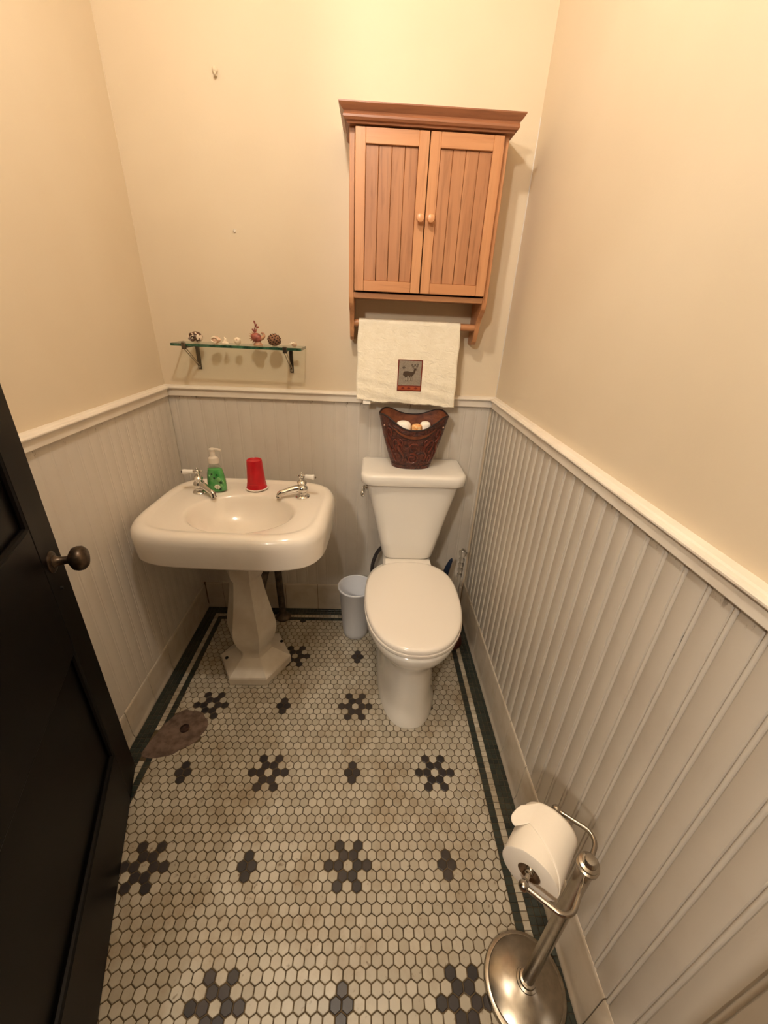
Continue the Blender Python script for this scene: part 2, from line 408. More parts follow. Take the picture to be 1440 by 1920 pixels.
def mesh_of(name, polys, m, jit=.0003):
    V, F = [], []
    for p in polys:
        v, f = tile_geo(p, random.uniform(-jit, jit)); o = len(V); V += v; F += [[o + i for i in q] for q in f]
    me = bpy.data.meshes.new(name); me.from_pydata(V, [], F); me.update(); me.materials.append(m); return me
dark = set(); holes = []
for j in range(-4, 5):
    for i in range(-6, 7):
        cx, cr = 21 * i + 10.5 * (j % 2), 11 * j
        for du, dr in ((1, 0), (-1, 0), (2, 0), (-2, 0), (.5, 1), (-.5, 1), (.5, -1), (-.5, -1), (1, 2), (-1, 2), (1, -2), (-1, -2)): dark.add((round(2 * (cx + du)), cr + dr))
        cx += 10.5
        for du, dr in ((.5, 0), (-.5, 0), (0, 1), (0, -1)): dark.add((round(2 * (cx + du)), cr + dr))
PX, PY, PRX, PRY = .165, -.688, .070, .075     # cement patch around the old pipe
def inpatch(x, y): return ((x - PX) / PRX) ** 2 + ((y - PY) / PRY) ** 2 < 1.0 or (.055 < x < .165 and abs((y + .715) - (x - .12) * .75) < .052)
whole, cut = [], []
for r in range(-50, 40):
    for c2 in range(-120, 140):
        if (c2 + r) % 2: continue
        x, y = OX + c2 / 2 * P_, OY - r * S3 * P_
        if not (FX0 - .02 < x < FX1 + .02 and YF - .0 < y < FY1 + .02) or y < YF + .015: continue
        poly = [(x + a, y + b) for a, b in HEX]; k = (c2, r) in dark
        if inpatch(x, y): continue
        cp = clip(poly, FX0 + .001, FX1 - .001, YF, FY1 - .001)
        if len(cp) < 3: continue
        area = abs(sum(cp[i - 1][0] * cp[i][1] - cp[i][0] * cp[i - 1][1] for i in range(len(cp)))) / 2
        if area < 4e-5: continue
        (whole if area > 4.9e-4 else cut).append((x, y, k, poly if area > 4.9e-4 else cp))
hexmesh = {}
for k in (0, 1): hexmesh[k] = mesh_of('hex_tile', [HEX], M['hexk' if k else 'hexw'], 0)
def place(name, me, x, y, s=(1, 1), rz=0):
    o = link(name, me, floor, (x, y, random.uniform(-.0003, .0003))); o.scale = (s[0], s[1], 1); o.rotation_euler = (random.uniform(-.012, .012), random.uniform(-.012, .012), rz); return o
rest = {0: [], 1: []}
def score(e): return dist(e[0], e[1]) if vis(e[0], e[1]) else 99
for k in (0, 1):
    L = sorted([e for e in whole if bool(e[2]) == bool(k)], key=score)
    for i, e in enumerate(L):
        if i < 300 and score(e) < 9: place('hex_tile', hexmesh[k], e[0], e[1])
        else: rest[k].append(e[3])
    rest[k] += [e[3] for e in cut if bool(e[2]) == bool(k)]
for k, nm in ((0, 'cream_hex_tiles'), (1, 'black_hex_tiles')):
    if rest[k]: link(nm, mesh_of(nm, rest[k], M['hexk' if k else 'hexw']), floor)['kind'] = 'stuff'
# border: three concentric bands of small tiles along left, back and right
bt = []
def band(d0, d1, n, m, ln):
    wd = (d1 - d0) / n
    for q in range(n):
        a = d0 + q * wd
        for side in 'LRB':
            lo = 0; hi = -YF - .002 if side != 'B' else W - a
            s0 = a + wd if side != 'B' else a
            k = 0
            while s0 + (k + .6) * ln < hi:
                s = s0 + k * ln; e = min(s + ln, hi)
                if side == 'L': r = (a, a + wd, -e, -s)
                elif side == 'R': r = (W - a - wd, W - a, -e, -s)
                else: r = (s, e, -a - wd, -a)
                bt.append((r, m)); k += 1
band(.0120, BW, 3, 'green', .0178); band(BW, BM, 1, 'hexw', .0185); band(BM, BI, 1, 'green', .0185)
unit = {m: mesh_of('border_tile', [[(-.5, -.5), (.5, -.5), (.5, .5), (-.5, .5)]], M[m], 0) for m in ('green', 'hexw')}
L = []
for (x0, x1, y0, y1), m in bt:
    cx, cy = (x0 + x1) / 2, (y0 + y1) / 2
    if inpatch(cx, cy): continue
    L.append((dist(cx, cy) if vis(cx, cy) and x0 > .02 and x1 < W - .02 else 99, cx, cy, x1 - x0 - .0013, y1 - y0 - .0013, m))
L.sort(); rst = {'green': [], 'hexw': []}
for i, (d, cx, cy, a, b, m) in enumerate(L):
    if i < 300 and d < 9: place('border_tile', unit[m], cx, cy, (a, b))
    else: rst[m].append([(cx - a / 2, cy - b / 2), (cx + a / 2, cy - b / 2), (cx + a / 2, cy + b / 2), (cx - a / 2, cy + b / 2)])
for m, nm in (('green', 'green_border_tiles'), ('hexw', 'cream_border_tiles')): link(nm, mesh_of(nm, rst[m], M[m]), floor)['kind'] = 'stuff'

# old capped pipe in its cement patch
pp = thing('floor_pipe_stub', 'round rusty pipe stub set in a rough cement patch in the mosaic floor', 'pipe', (PX, PY, 0))
pts = []
for i in range(40):
    a = 2 * PI * i / 40; r = 1.07 + .05 * math.sin(3 * a + 1) + .035 * math.sin(7 * a) + .025 * math.sin(13 * a + 2)
    x, y = PRX * r * math.cos(a), PRY * r * math.sin(a)
    q = max(0, math.cos(a - math.radians(222))) ** 3
    pts.append((PX + x - q * .045, PY + y - q * .042))
bm = NB(); loft(bm, [[(x, y, -.003) for x, y in pts], [(x, y, .0008) for x, y in pts], [(PX + (x - PX) * .9, PY + (y - PY) * .9, .0022) for x, y in pts], [(PX + (x - PX) * .3, PY + (y - PY) * .3, .003) for x, y in pts]])
obj('cement_patch', bm, M['cement'], pp)
bm = NB(); lathe(bm, [(.0165, -.001), (.0165, .007), (.0145, .0085), (.0125, .007), (.0125, .002)], (PX + .002, PY, 0), 24); obj('pipe_ring', bm, M['rust'], pp)
bm = NB(); lathe(bm, [(.0125, .001), (.0125, .003), (.002, .0045)], (PX + .002, PY, 0), 20); obj('plug', bm, M['rust'], pp)

# ---------------------------------------------------------------- dark panelled door standing open into the room
DF = Vector((.066, -.826, .008)); DU = Vector((.348, -.937, 0)).normalized(); DN = Vector((.937, .348, 0)).normalized()
LEAN = math.radians(2.0)
def dmat():
    up = Vector((0, 0, 1)); u2 = DU * math.cos(LEAN) + up * math.sin(LEAN) * 0; z2 = (up - DU * math.tan(LEAN)).normalized()
    return Matrix(((DU.x, DN.x, z2.x, DF.x), (DU.y, DN.y, z2.y, DF.y), (DU.z, DN.z, z2.z, DF.z), (0, 0, 0, 1)))
DM = dmat(); DL = .80; DH = 2.02; TH = .036
door = bpy.data.objects.new('door_1', None); COL.objects.link(door); door.location = DF; WL[door] = DF.copy()
door['kind'] = 'structure'; door['label'] = 'dark stained panelled door standing open at the left edge'
def dpart(name, bm, m, parent=None, ang=38):
    bm.transform(DM); bmesh.ops.recalc_face_normals(bm, faces=list(bm.faces)); return obj(name, bm, m, parent or door, ang)
# local axes: x from the free edge to the hinge, y out of the visible face, z up
dpart('stile', box(NB(), 0, .105, -TH, 0, 0, DH, .003), M['door']); dpart('stile', box(NB(), DL - .105, DL, -TH, 0, 0, DH, .003), M['door'])
for z0, z1 in ((0, .205), (.595, .93), (1.90, DH)): dpart('rail', box(NB(), .105, DL - .105, -TH, 0, z0, z1, .002), M['door'])
for z0, z1 in ((.205, .595), (.93, 1.90)):
    dpart('panel', box(NB(), .10, DL - .10, -TH * .7, -TH * .38, z0 - .005, z1 + .005), M['door'])
    bm = NB()
    for (xa, za, xb, zb) in ((.105, z0, DL - .105, z0), (.105, z1, DL - .105, z1), (.105, z0, .105, z1), (DL - .105, z0, DL - .105, z1)):
        tube(bm, [(xa, -.008, za), (xb, -.008, zb)], .0075, 8)
    dpart('moulding', bm, M['door'])
kz = .826
RX = Matrix.Rotation(-PI / 2, 4, 'X')
bm = NB(); lathe(bm, [(.026, 0), (.026, .002), (.023, .0045), (.018, .0055), (.012, .005)], (.060, 0, kz - .003), 28, RX); plate = dpart('rosette', bm, M['bronze'])
bm = NB(); lathe(bm, [(.016, .004), (.016, .007), (.011, .012), (.0095, .024), (.0095, .032), (.016, .036), (.0265, .043), (.0295, .052), (.0285, .062), (.021, .070), (.009, .073), (.001, .074)], (.060, 0, kz - .003), 28, RX)
dpart('door_knob', bm, M['bronze'], plate)
bm = NB(); lathe(bm, [(.004, 0), (.004, .0052), (.0015, .006)], (.060, 0, kz - .075), 12, RX); dpart('keyhole', bm, M['black'], plate)
for z in (.3, 1.75):
    bm = NB(); tube(bm, [(DL + .004, .004, z - .05), (DL + .004, .004, z + .05)], .006, 10); dpart('hinge', bm, M['bronze'])

# ---------------------------------------------------------------- pedestal sink
SX, SY, SZ = .361, -.358, 0
sink = thing('pedestal_sink', 'white enamelled pedestal sink on a faceted column in the left corner', 'sink', (.343, -.367, 0))
N = 96
RS = Matrix.Translation((SX, SY, 0)) @ Matrix.Rotation(math.radians(-2.2), 4, 'Z') @ Matrix.Translation((-SX, -SY, 0))
def rr(k, z, da=0): return rrect(SX, SY, (.318 - da), (.254 - da), 4.2, N, z)
def ell(k, z, cy=None): return [(SX + .013 + .181 * k * math.cos(2 * PI * i / N), (SY - .050 if cy is None else cy) + .147 * k * math.sin(2 * PI * i / N), z) for i in range(N)]
def mixs(a, b, f, z): return [(p[0] * (1 - f) + q[0] * f, p[1] * (1 - f) + q[1] * f, z) for p, q in zip(a, b)]
secs = [ell(.25, .602), ell(.6, .612), ell(.9, .640), rr(1, .664, .035), rr(1, .660, .016), rr(1, .645, .014), rr(1, .643, .012), rr(1, .643, .007), rr(1, .6455, .0045), rr(1, .650, .004), rr(1, .69, .001), rr(1, .722, 0), rr(1, .738, .003), rr(1, .749, .010), rr(1, .7555, .020), rr(1, .757, .030), rr(1, .7555, .040), rr(1, .7515, .047), rr(1, .7505, .055)]
A, B = rr(1, .7505, .055), ell(1.06, .749)
secs += [mixs(A, B, .5, .750), ell(1.06, .7490), ell(1.015, .7465), ell(.98, .740), ell(.93, .722), ell(.84, .695), ell(.70, .668), ell(.5, .648), ell(.28, .639), ell(.12, .637)]
bm = NB(); loft(bm, secs, M=RS); basin = obj('basin', bm, M['sinkenamel'], sink, ang=42)
bm = NB(); lathe(bm, [(.021, .637), (.021, .6395), (.017, .640), (.015, .638), (.001, .6375)], (SX + .013, SY - .050, 0), 24); obj('drain', bm, M['chrome'], basin)
def hexsec(r, z, cx=.343, cy=-.367): return [(cx + r * math.cos(PI / 3 * k), cy + r * math.sin(PI / 3 * k), z) for k in range(6)]
prof = [(.070, .083), (.066, .098), (.067, .110), (.077, .130), (.090, .158), (.099, .192), (.1005, .215), (.098, .24), (.090, .28), (.080, .33), (.070, .385), (.063, .43), (.060, .455), (.064, .462), (.070, .475), (.072, .52), (.078, .60), (.078, .622)]
bm = NB(); loft(bm, [hexsec(r, z) for r, z in prof]); obj('column', bm, M['sinkped'], sink, ang=32)
bm = NB(); loft(bm, [hexsec(.147, .0), hexsec(.149, .004), hexsec(.149, .034), hexsec(.145, .040), hexsec(.074, .084)]); base = obj('base', bm, M['sinkped'], sink, ang=20)
for bxx, byy in ((.231, -.400), (.440, -.300)):
    r = math.hypot(bxx - .343, byy + .367); z = .040 + (.132 - r) / (.132 - .066) * .044 if r < .132 else .04
    bm = NB(); sph(bm, (bxx, byy, z + .002), .0075, 12, (1, 1, .6)); obj('bolt', bm, M['black'], base)
def faucet(cx, cy, sp, lv):
    """sp: spout direction angle, lv: porcelain lever direction angle"""
    z = .7495
    bm = NB(); lathe(bm, [(.0265, 0), (.0270, .003), (.024, .007), (.015, .0105), (.0135, .016), (.015, .020)], (cx, cy, z), 28); fb = obj('faucet', bm, M['chrome'], sink)
    lab(fb, 'chrome tap with white porcelain lever')
    bm = NB(); lathe(bm, [(.013, .017), (.0195, .024), (.0210, .032), (.019, .041), (.0140, .046), (.0140, .050), (.0175, .053), (.0180, .060), (.013, .066), (.008, .069), (.0075, .075), (.0095, .078)], (cx, cy, z), 28); obj('body', bm, M['chrome'], fb)
    d = Vector((math.cos(sp), math.sin(sp), 0)); c = Vector((cx, cy, z))
    pts = spline([c + Vector((0, 0, .034)) + d * .004, c + d * .03 + Vector((0, 0, .034)), c + d * .060 + Vector((0, 0, .027)), c + d * .082 + Vector((0, 0, .021)), c + d * .088 + Vector((0, 0, .006))], 6)
    bm = NB(); n = len(pts); tube(bm, pts, [.0140 - .0045 * min(1, i / (n * .7)) + (.0012 if i > n - 3 else 0) for i in range(n)], 14); obj('spout', bm, M['chrome'], fb)
    bm = NB(); sph(bm, (cx, cy, z + .083), .0095, 16); e = Vector((math.cos(lv), math.sin(lv), 0)); h = c + Vector((0, 0, .083))
    for a in (PI / 2, PI, -PI / 2):
        q = Vector((math.cos(lv + a), math.sin(lv + a), 0)); tube(bm, [h, h + q * .014], .0032, 8); sph(bm, h + q * .0155, .0044, 10)
    sph(bm, h + Vector((0, 0, .0105)), .005, 10)
    tube(bm, [h, h + e * .016], .005, 10); obj('handle_hub', bm, M['chrome'], fb)
    bm = NB(); pts = [h + e * s for s in (.014, .016, .024, .034, .044, .049, .051)]
    tube(bm, pts, [.0068, .0082, .0078, .0088, .0102, .0095, .004], 14); lv_ = obj('porcelain_lever', bm, M['porc'], fb); lab(lv_, 'white porcelain lever')
    bm = NB(); sph(bm, h + e * .052, .0042, 10); obj('lever_tip', bm, M['bronze'], fb)
faucet(.178, -.256, math.radians(-38), math.radians(188))
faucet(.562, -.270, math.radians(197), math.radians(-12))

# drain pipe down to the floor behind the column
dp = thing('drain_pipe', 'dark old drain pipe running to the floor behind the sink column', 'pipe', (.405, -.085, 0))
bm = NB(); tube(bm, spline([(.402, -.085, .012), (.396, -.083, .2), (.392, -.082, .40), (.388, -.084, .60)], 6), .0165, 16); obj('pipe', bm, M['pipe'], dp)
bm = NB(); lathe(bm, [(.037, .0008), (.037, .008), (.028, .018), (.022, .022), (.017, .036)], (.402, -.085, 0), 28); obj('floor_flange', bm, M['pipe'], dp)
bm = NB(); tube(bm, spline([(.392, -.082, .33), (.375, -.10, .335), (.352, -.13, .315), (.338, -.16, .255), (.342, -.20, .25), (.35, -.235, .30), (.352, -.24, .36)], 8), .019, 14); obj('trap', bm, M['pipe'], dp)

# ---------------------------------------------------------------- toilet
TX = .984
toi = thing('toilet', 'white two-piece toilet with closed lid against the back wall', 'toilet', (TX, -.4, 0))
def egg(hw, yf, yb, z, N=64, n=2.25, nb=2.8):
    """egg outline: widest at 55 % from the front"""
    yc = yb + (yf - yb) * .44; out = []
    for i in range(N):
        t = 2 * PI * i / N; c, s = math.cos(t), math.sin(t); e = n if s < 0 else nb
        out.append((TX + hw * math.copysign(abs(c) ** (2 / e), c), yc + ((yb - yc) if s > 0 else (yc - yf)) * math.copysign(abs(s) ** (2 / e), s), z))
    return out
bm = NB()
loft(bm, [egg(.118, -.682, -.13, 0, n=2.5), egg(.119, -.684, -.13, .008, n=2.5), egg(.112, -.672, -.13, .03, n=2.5), egg(.106, -.660, -.13, .10, n=2.5), egg(.104, -.652, -.13, .18, n=2.5), egg(.108, -.652, -.13, .235, n=2.4), egg(.125, -.667, -.13, .275), egg(.150, -.695, -.14, .315), egg(.168, -.717, -.15, .345), egg(.177, -.730, -.16, .37), egg(.1795, -.734, -.165, .39), egg(.178, -.733, -.165, .400), egg(.170, -.725, -.17, .404), egg(.1, -.6, -.22, .404)])
obj('bowl', bm, M['porc'], toi, ang=60)
bm = NB(); box(bm, TX - .105, TX + .105, -.27, -.035, .37, .428, .018, 4); obj('tank_deck', bm, M['porc'], toi)
bm = NB(); loft(bm, [egg(.171, -.724, -.255, .4045), egg(.177, -.732, -.250, .406), egg(.179, -.734, -.250, .412), egg(.178, -.733, -.250, .419), egg(.172, -.728, -.255, .421)]); obj('seat', bm, M['seat'], toi, ang=60)
def lidsec(k, z):
    out = egg(.177 - k, -.732 + k, -.235, z, N=80)
    res = []
    for x, y, zz in out:
        if y > -.30:
            f = min(1, (y + .30) / .065); lim = .177 * (1 - f) + .107 * f
            x = TX + max(-lim, min(lim, x - TX))
        res.append((x, y, zz))
    return res
bm = NB(); loft(bm, [lidsec(.006, .4225), lidsec(0, .4245), lidsec(0, .433), lidsec(.003, .4385), lidsec(.010, .4415), lidsec(.03, .443), lidsec(.10, .4445)]); lid = obj('lid', bm, M['seat'], toi, ang=60)
bm = NB(); box(bm, TX - .098, TX + .098, -.25, -.205, .429, .4425, .006, 3); obj('hinge_cover', bm, M['seat'], lid)
bm = NB()
for k in range(4): box(bm, TX - .013 + k * .0065, TX - .0085 + k * .0065, -.243, -.238, .4426, .4429)
obj('maker_mark', bm, M['mark'], lid)
def tk(z, x0, x1, y0, y1, n=5): return rrect((x0 + x1) / 2, (y0 + y1) / 2, (x1 - x0) / 2, (y1 - y0) / 2, n, 72, z)
TXL, TXR = .798, 1.170
bm = NB(); loft(bm, [tk(.434, .90, 1.07, -.19, -.05), tk(.437, .882, 1.086, -.205, -.04), tk(.450, .874, 1.094, -.212, -.035), tk(.52, .859, 1.109, -.216, -.032), tk(.64, .832, 1.136, -.222, -.028), tk(.74, .809, 1.160, -.226, -.025), tk(.787, .799, 1.170, -.228, -.024)]); obj('tank', bm, M['porc'], toi, ang=60)
def ld(k, z):
    x0, x1, y0, y1 = .779 + k, 1.190 - k, -.244 + k, -.014 - k; c = .030; N_ = 8; out = []
    R_ = {0: .05, 1: .05, 2: .018, 3: .018}
    for i, (cx, cy, a0) in enumerate(((x0, y0, PI), (x1, y0, 1.5 * PI), (x1, y1, 0), (x0, y1, .5 * PI))):
        r = R_[i]; ox = cx + r * (1 if i in (0, 3) else -1); oy = cy + r * (1 if i in (0, 1) else -1)
        for q in range(N_ + 1):
            a = a0 + .5 * PI * q / N_; out.append((ox + r * math.cos(a), oy + r * math.sin(a), z))
    return out
bm = NB(); loft(bm, [ld(.012, .788), ld(.004, .7885), ld(0, .793), ld(0, .822), ld(.003, .829), ld(.010, .833), ld(.03, .834), ld(.08, .835)]); obj('tank_lid', bm, M['porc'], toi, ang=60)
bm = NB(); lathe(bm, [(.011, 0), (.011, .006), (.007, .008), (.007, .018)], (.806, -.165, .752), 20, Matrix.Rotation(-PI / 2, 4, 'Y')); tube(bm, [(.789, -.165, .752), (.788, -.185, .749), (.787, -.205, .744)], [.007, .008, .010], 12); sph(bm, (.787, -.210, .743), .0125, 16, (.7, .9, 1.15)); obj('flush_lever', bm, M['chrome'], toi)

# water supply hose
hs = thing('supply_hose', 'dark flexible water hose looping to the toilet tank', 'hose', (.835, -.05, .18))
bm = NB(); tube(bm, spline([(.890, -.09, .437), (.878, -.087, .425), (.855, -.08, .385), (.838, -.075, .32), (.836, -.07, .25), (.84, -.055, .20), (.84, -.04, .185)], 8), .0085, 10); obj('hose', bm, M['hose'], hs)
bm = NB(); tube(bm, [(.84, -.0135, .185), (.84, -.055, .185)], .009, 12); sph(bm, (.84, -.058, .185), .014, 12, (1.3, .7, .8)); obj('valve', bm, M['chrome'], hs)

# ---------------------------------------------------------------- waste bin
wbn = thing('waste_bin', 'small round white plastic waste bin between sink and toilet', 'bin', (.765, -.178, 0))
bm = NB(); c = (.765, -.178, 0)
lathe(bm, [(.001, .0006), (.052, .0006), (.056, .004), (.060, .03), (.0765, .262), (.0805, .266), (.0805, .273), (.0775, .274), (.0735, .268), (.057, .03), (.05, .008), (.001, .008)], c, 48); obj('bin_body', bm, M['binpl'], wbn, ang=50)
bm = NB(); tube(bm, [(c[0] + .079 * math.cos(2 * PI * i / 48), c[1] + .079 * math.sin(2 * PI * i / 48), .271) for i in range(48)], .0042, 8, True); obj('rolled_rim', bm, M['binpl'], wbn)

# ---------------------------------------------------------------- plunger and brush behind the toilet
pl = thing('plunger', 'plunger with clear beaded handle and brown-red rubber cup in the corner', 'plunger', (1.212, -.235, 0))
c = (1.212, -.235, 0)
bm = NB(); lathe(bm, [(.05, .001), (.056, .003), (.056, .012), (.053, .03), (.045, .055), (.03, .075), (.016, .085), (.014, .11), (.009, .112)], c, 32); obj('rubber_cup', bm, M['rubber'], pl)
bm = NB(); lathe(bm, [(.008, .105), (.008, .37), (.011, .375), (.011, .39), (.0075, .395), (.012, .405), (.012, .415), (.0075, .422), (.012, .43), (.012, .44), (.0075, .447), (.0125, .457), (.0125, .466), (.008, .474), (.015, .486), (.017, .497), (.014, .508), (.006, .514), (.001, .515)], c, 24); obj('handle', bm, M['acrylic'], pl)
br = thing('toilet_brush', 'toilet brush with navy grip standing beside the plunger', 'brush', (1.142, -.125, 0))
bm = NB(); lathe(bm, [(.001, .001), (.042, .001), (.045, .006), (.042, .02), (.036, .16), (.034, .165), (.030, .16), (.03, .01)], (1.142, -.125, 0), 32); obj('holder', bm, M['greywhite'], br)
bm = NB(); tube(bm, [(1.142, -.125, .03), (1.17, -.125, .28)], .007, 12); obj('stem', bm, M['greywhite'], br)
bm = NB(); tube(bm, [(1.168, -.125, .255), (1.172, -.125, .29), (1.184, -.125, .35), (1.194, -.125, .385), (1.197, -.125, .395)], [.015, .0155, .0115, .008, .003], 16); obj('grip', bm, M['blue'], br)

# ---------------------------------------------------------------- wall cabinet with towel bar
CX0, CX1, CD = .727, 1.189, .148
cab = thing('wall_cabinet', 'oak wall cabinet with two beadboard doors and a towel bar', 'cabinet', (.958, 0, 1.29))
TS = .0155
prof = [(0, 1.87), (-CD, 1.87), (-CD, 1.425), (-CD + .004, 1.408), (-CD + .016, 1.395), (-CD + .036, 1.385), (-CD + .050, 1.372), (-CD + .058, 1.35), (-CD + .066, 1.325), (-CD + .078, 1.303), (-CD + .09, 1.293), (-CD + .1, 1.29), (0, 1.29)]
for a, b in ((CX0, CX0 + TS), (CX1 - TS, CX1)):
    bm = NB(); prism(bm, prof, 'x', a, b, .0012); obj('side_panel', bm, M['oak'], cab, ang=25)
bm = NB(); box(bm, CX0 + TS, CX1 - TS, -CD, -.0005, 1.424, 1.4405, .0015); obj('bottom_shelf', bm, M['oakh'], cab)
bm = NB(); box(bm, CX0 + TS, CX1 - TS, -CD, -.0005, 1.858, 1.87); obj('top_board', bm, M['oakh'], cab)
bm = NB(); box(bm, CX0 + TS, CX1 - TS, -.008, -.0005, 1.441, 1.858); obj('back_board', bm, M['gap'], cab)
# crown moulding swept round three sides
cp = [(0, 1.853), (.006, 1.853), (.0075, 1.857), (.013, 1.859), (.0165, 1.864), (.0165, 1.869), (.014, 1.873), (.015, 1.876), (.020, 1.880), (.026, 1.887), (.028, 1.890), (.028, 1.893), (0, 1.893)]
secs = []
for o, z in cp: secs.append([(CX0 - o, -.0005, z), (CX0 - o, -CD - .018 - o, z), (CX1 + o, -CD - .018 - o, z), (CX1 + o, -.0005, z)])
bm = NB(); loft(bm, secs); obj('crown', bm, M['oakdk'], cab, ang=28)
YD0, YD1 = -CD - .0005, -CD - .0185
def cdoor(x0, x1, kx):
    z0, z1 = 1.4445, 1.8495; st, rt, rb = .030, .036, .030
    d = bpy.data.objects.new('door', None); COL.objects.link(d); d.parent = cab; d.location = Vector((x0, YD0, z0)) - WL[cab]; WL[d] = Vector((x0, YD0, z0))
    for a, b in ((x0, x0 + st), (x1 - st, x1)): obj('stile', box(NB(), a, b, YD1, YD0, z0, z1, .0012), M['oak'], d)
    obj('rail', box(NB(), x0 + st, x1 - st, YD1 + .0003, YD0, z1 - rt, z1, .001), M['oakh'], d); obj('rail', box(NB(), x0 + st, x1 - st, YD1 + .0003, YD0, z0, z0 + rb, .001), M['oakh'], d)
    wdt = (x1 - x0 - 2 * st) / 4
    for k in range(4):
        a = x0 + st + k * wdt; obj('plank', box(NB(), a + .0004, a + wdt - .0004, YD1 + .0075, YD0 - .003, z0 + rb, z1 - rt, .0016), M['oakp'], d)
    obj('panel_back', box(NB(), x0 + st - .003, x1 - st + .003, YD0 - .0029, YD0 - .0004, z0 + rb - .003, z1 - rt + .003), M['gap'], d)
    bm = NB(); lathe(bm, [(.0065, 0), (.0055, .006), (.007, .010), (.0115, .015), (.0125, .020), (.0105, .025), (.005, .0275), (.0005, .028)], (kx, YD1, 1.643), 24, Matrix.Rotation(PI / 2, 4, 'X')); obj('knob', bm, M['knobwood'], d)
cdoor(.7445, .9565, .9425); cdoor(.9595, 1.1715, .9745)
bm = NB(); tube(bm, [(CX0 + TS - .0005, -.075, 1.348), (CX1 - TS + .0005, -.075, 1.348)], .0118, 20); obj('towel_bar', bm, M['oakh'], cab)

# ---------------------------------------------------------------- towel over the bar
tw = thing('hand_towel', 'cream cloth hand towel with a deer patch hanging from the cabinet bar', 'towel', (.94, -.075, 1.07))
TZ = 1.348; TR = .0145
def wav(x, z):
    d = max(0, (1.34 - z) / .27)
    return d * (.004 * math.sin(26 * x + 1.3) + .0025 * math.sin(63 * x + 9 * z)) + d * d * .0016 * math.sin(140 * z + 30 * x)
def towel_front(u, z):
    """u 0..1 across; z height -> point on the front sheet"""
    d = (1.348 - z) / .28
    x = .757 + (1.1225 - .757) * u + d * (-.005 + .012 * u) + .0015 * math.sin(50 * z) * (1 if u > .5 else -1) * abs(2 * u - 1) ** 6
    return Vector((x, -.075 - TR - .004 * d + wav(x, z) * .9, z))
rows = []; NU, NV = 60, 60
bm = NB(); tt = bmesh.new(); grid = []
for j in range(NV + 1):
    row = []
    for i in range(NU + 1):
        u = i / NU; zb = 1.081 - .014 * u + .0022 * math.sin(19 * u) + .001 * math.sin(61 * u); z = TZ + (zb - TZ) * (j / NV)
        row.append(tt.verts.new(towel_front(u, z)))
    grid.append(row)
arc = []
for k in range(1, 11):
    a = PI * k / 10; row = []
    for i in range(NU + 1):
        p = towel_front(i / NU, TZ); row.append(tt.verts.new((p.x, -.075 - TR * math.cos(a), TZ + TR * math.sin(a))))
    arc.append(row)
back = []
for j in range(1, 25):
    row = []
    for i in range(NU + 1):
        u = i / NU; p = towel_front(u, TZ); z = TZ - (.235 + .004 * math.sin(5 * u)) * j / 24; row.append(tt.verts.new((p.x - .002 * j / 24, -.075 + TR - .006 * j / 24 + .002 * math.sin(30 * u) * j / 24, z)))
    back.append(row)
allrows = grid[::-1] + arc + back
for a, b in zip(allrows, allrows[1:]):
    for i in range(NU): tt.faces.new((a[i], a[i + 1], b[i + 1], b[i]))
bmesh.ops.recalc_face_normals(tt, faces=list(tt.faces)); me = bpy.data.meshes.new('cloth'); tt.to_mesh(me); tt.free(); bm.free()
for p in me.polygons: p.use_smooth = True
me.materials.append(M['towel']); cl = link('cloth', me, tw); md = cl.modifiers.new('thickness', 'SOLIDIFY'); md.thickness = .0022; md.offset = 0
TU0, TU1, TZ0, TZ1 = .407, .652, 1.1215, 1.2325
def onpatch(u, v, off): p = towel_front(TU0 + (TU1 - TU0) * u, TZ0 + (TZ1 - TZ0) * v); return Vector((p.x, p.y - .0013 - off, p.z))
def patchgrid(bm, u0, u1, v0, v1, off, n=10):
    t_ = bmesh.new(); g0 = [[t_.verts.new(onpatch(u0 + (u1 - u0) * i / n, v0 + (v1 - v0) * j / n, off)) for i in range(n + 1)] for j in range(n + 1)]
    g1 = [[t_.verts.new(onpatch(u0 + (u1 - u0) * i / n, v0 + (v1 - v0) * j / n, off - .0011)) for i in range(n + 1)] for j in range(n + 1)]
    for j in range(n):
        for i in range(n):
            t_.faces.new((g0[j][i], g0[j][i + 1], g0[j + 1][i + 1], g0[j + 1][i])); t_.faces.new((g1[j][i], g1[j + 1][i], g1[j + 1][i + 1], g1[j][i + 1]))
    ring = lambda g: [g[0][i] for i in range(n)] + [g[j][n] for j in range(n)] + [g[n][i] for i in range(n, 0, -1)] + [g[j][0] for j in range(n, 0, -1)]
    a, b = ring(g0), ring(g1)
    for i in range(len(a)): t_.faces.new((a[i], b[i], b[(i + 1) % len(a)], a[(i + 1) % len(a)]))
    merge(bm, t_)
def cpx(x, y):
    left = 478 - 28 * (y - 682) / 408; return ((x - left) / 324, (1092 - y) / 408)
def flatpoly(bm, pts, off):
    t_ = bmesh.new(); pts = [cpx(*p) for p in pts]; a = [t_.verts.new(onpatch(u, v, off)) for u, v in pts]; b = [t_.verts.new(onpatch(u, v, off - .0008)) for u, v in pts]
    t_.faces.new(a); t_.faces.new(b[::-1])
    for i in range(len(a)): t_.faces.new((a[i], b[i], b[(i + 1) % len(a)], a[(i + 1) % len(a)]))
    bmesh.ops.triangulate(t_, faces=[f for f in t_.faces if len(f.verts) > 4]); merge(bm, t_)
def stroke(bm, pts, wd, off):
    for (x0, y0), (x1, y1) in zip(pts, pts[1:]):
        L_ = math.hypot(x1 - x0, y1 - y0); nx, ny = -(y1 - y0) / L_ * wd / 2, (x1 - x0) / L_ * wd / 2
        flatpoly(bm, [(x0 + nx, y0 + ny), (x1 + nx, y1 + ny), (x1 - nx, y1 - ny), (x0 - nx, y0 - ny)], off)
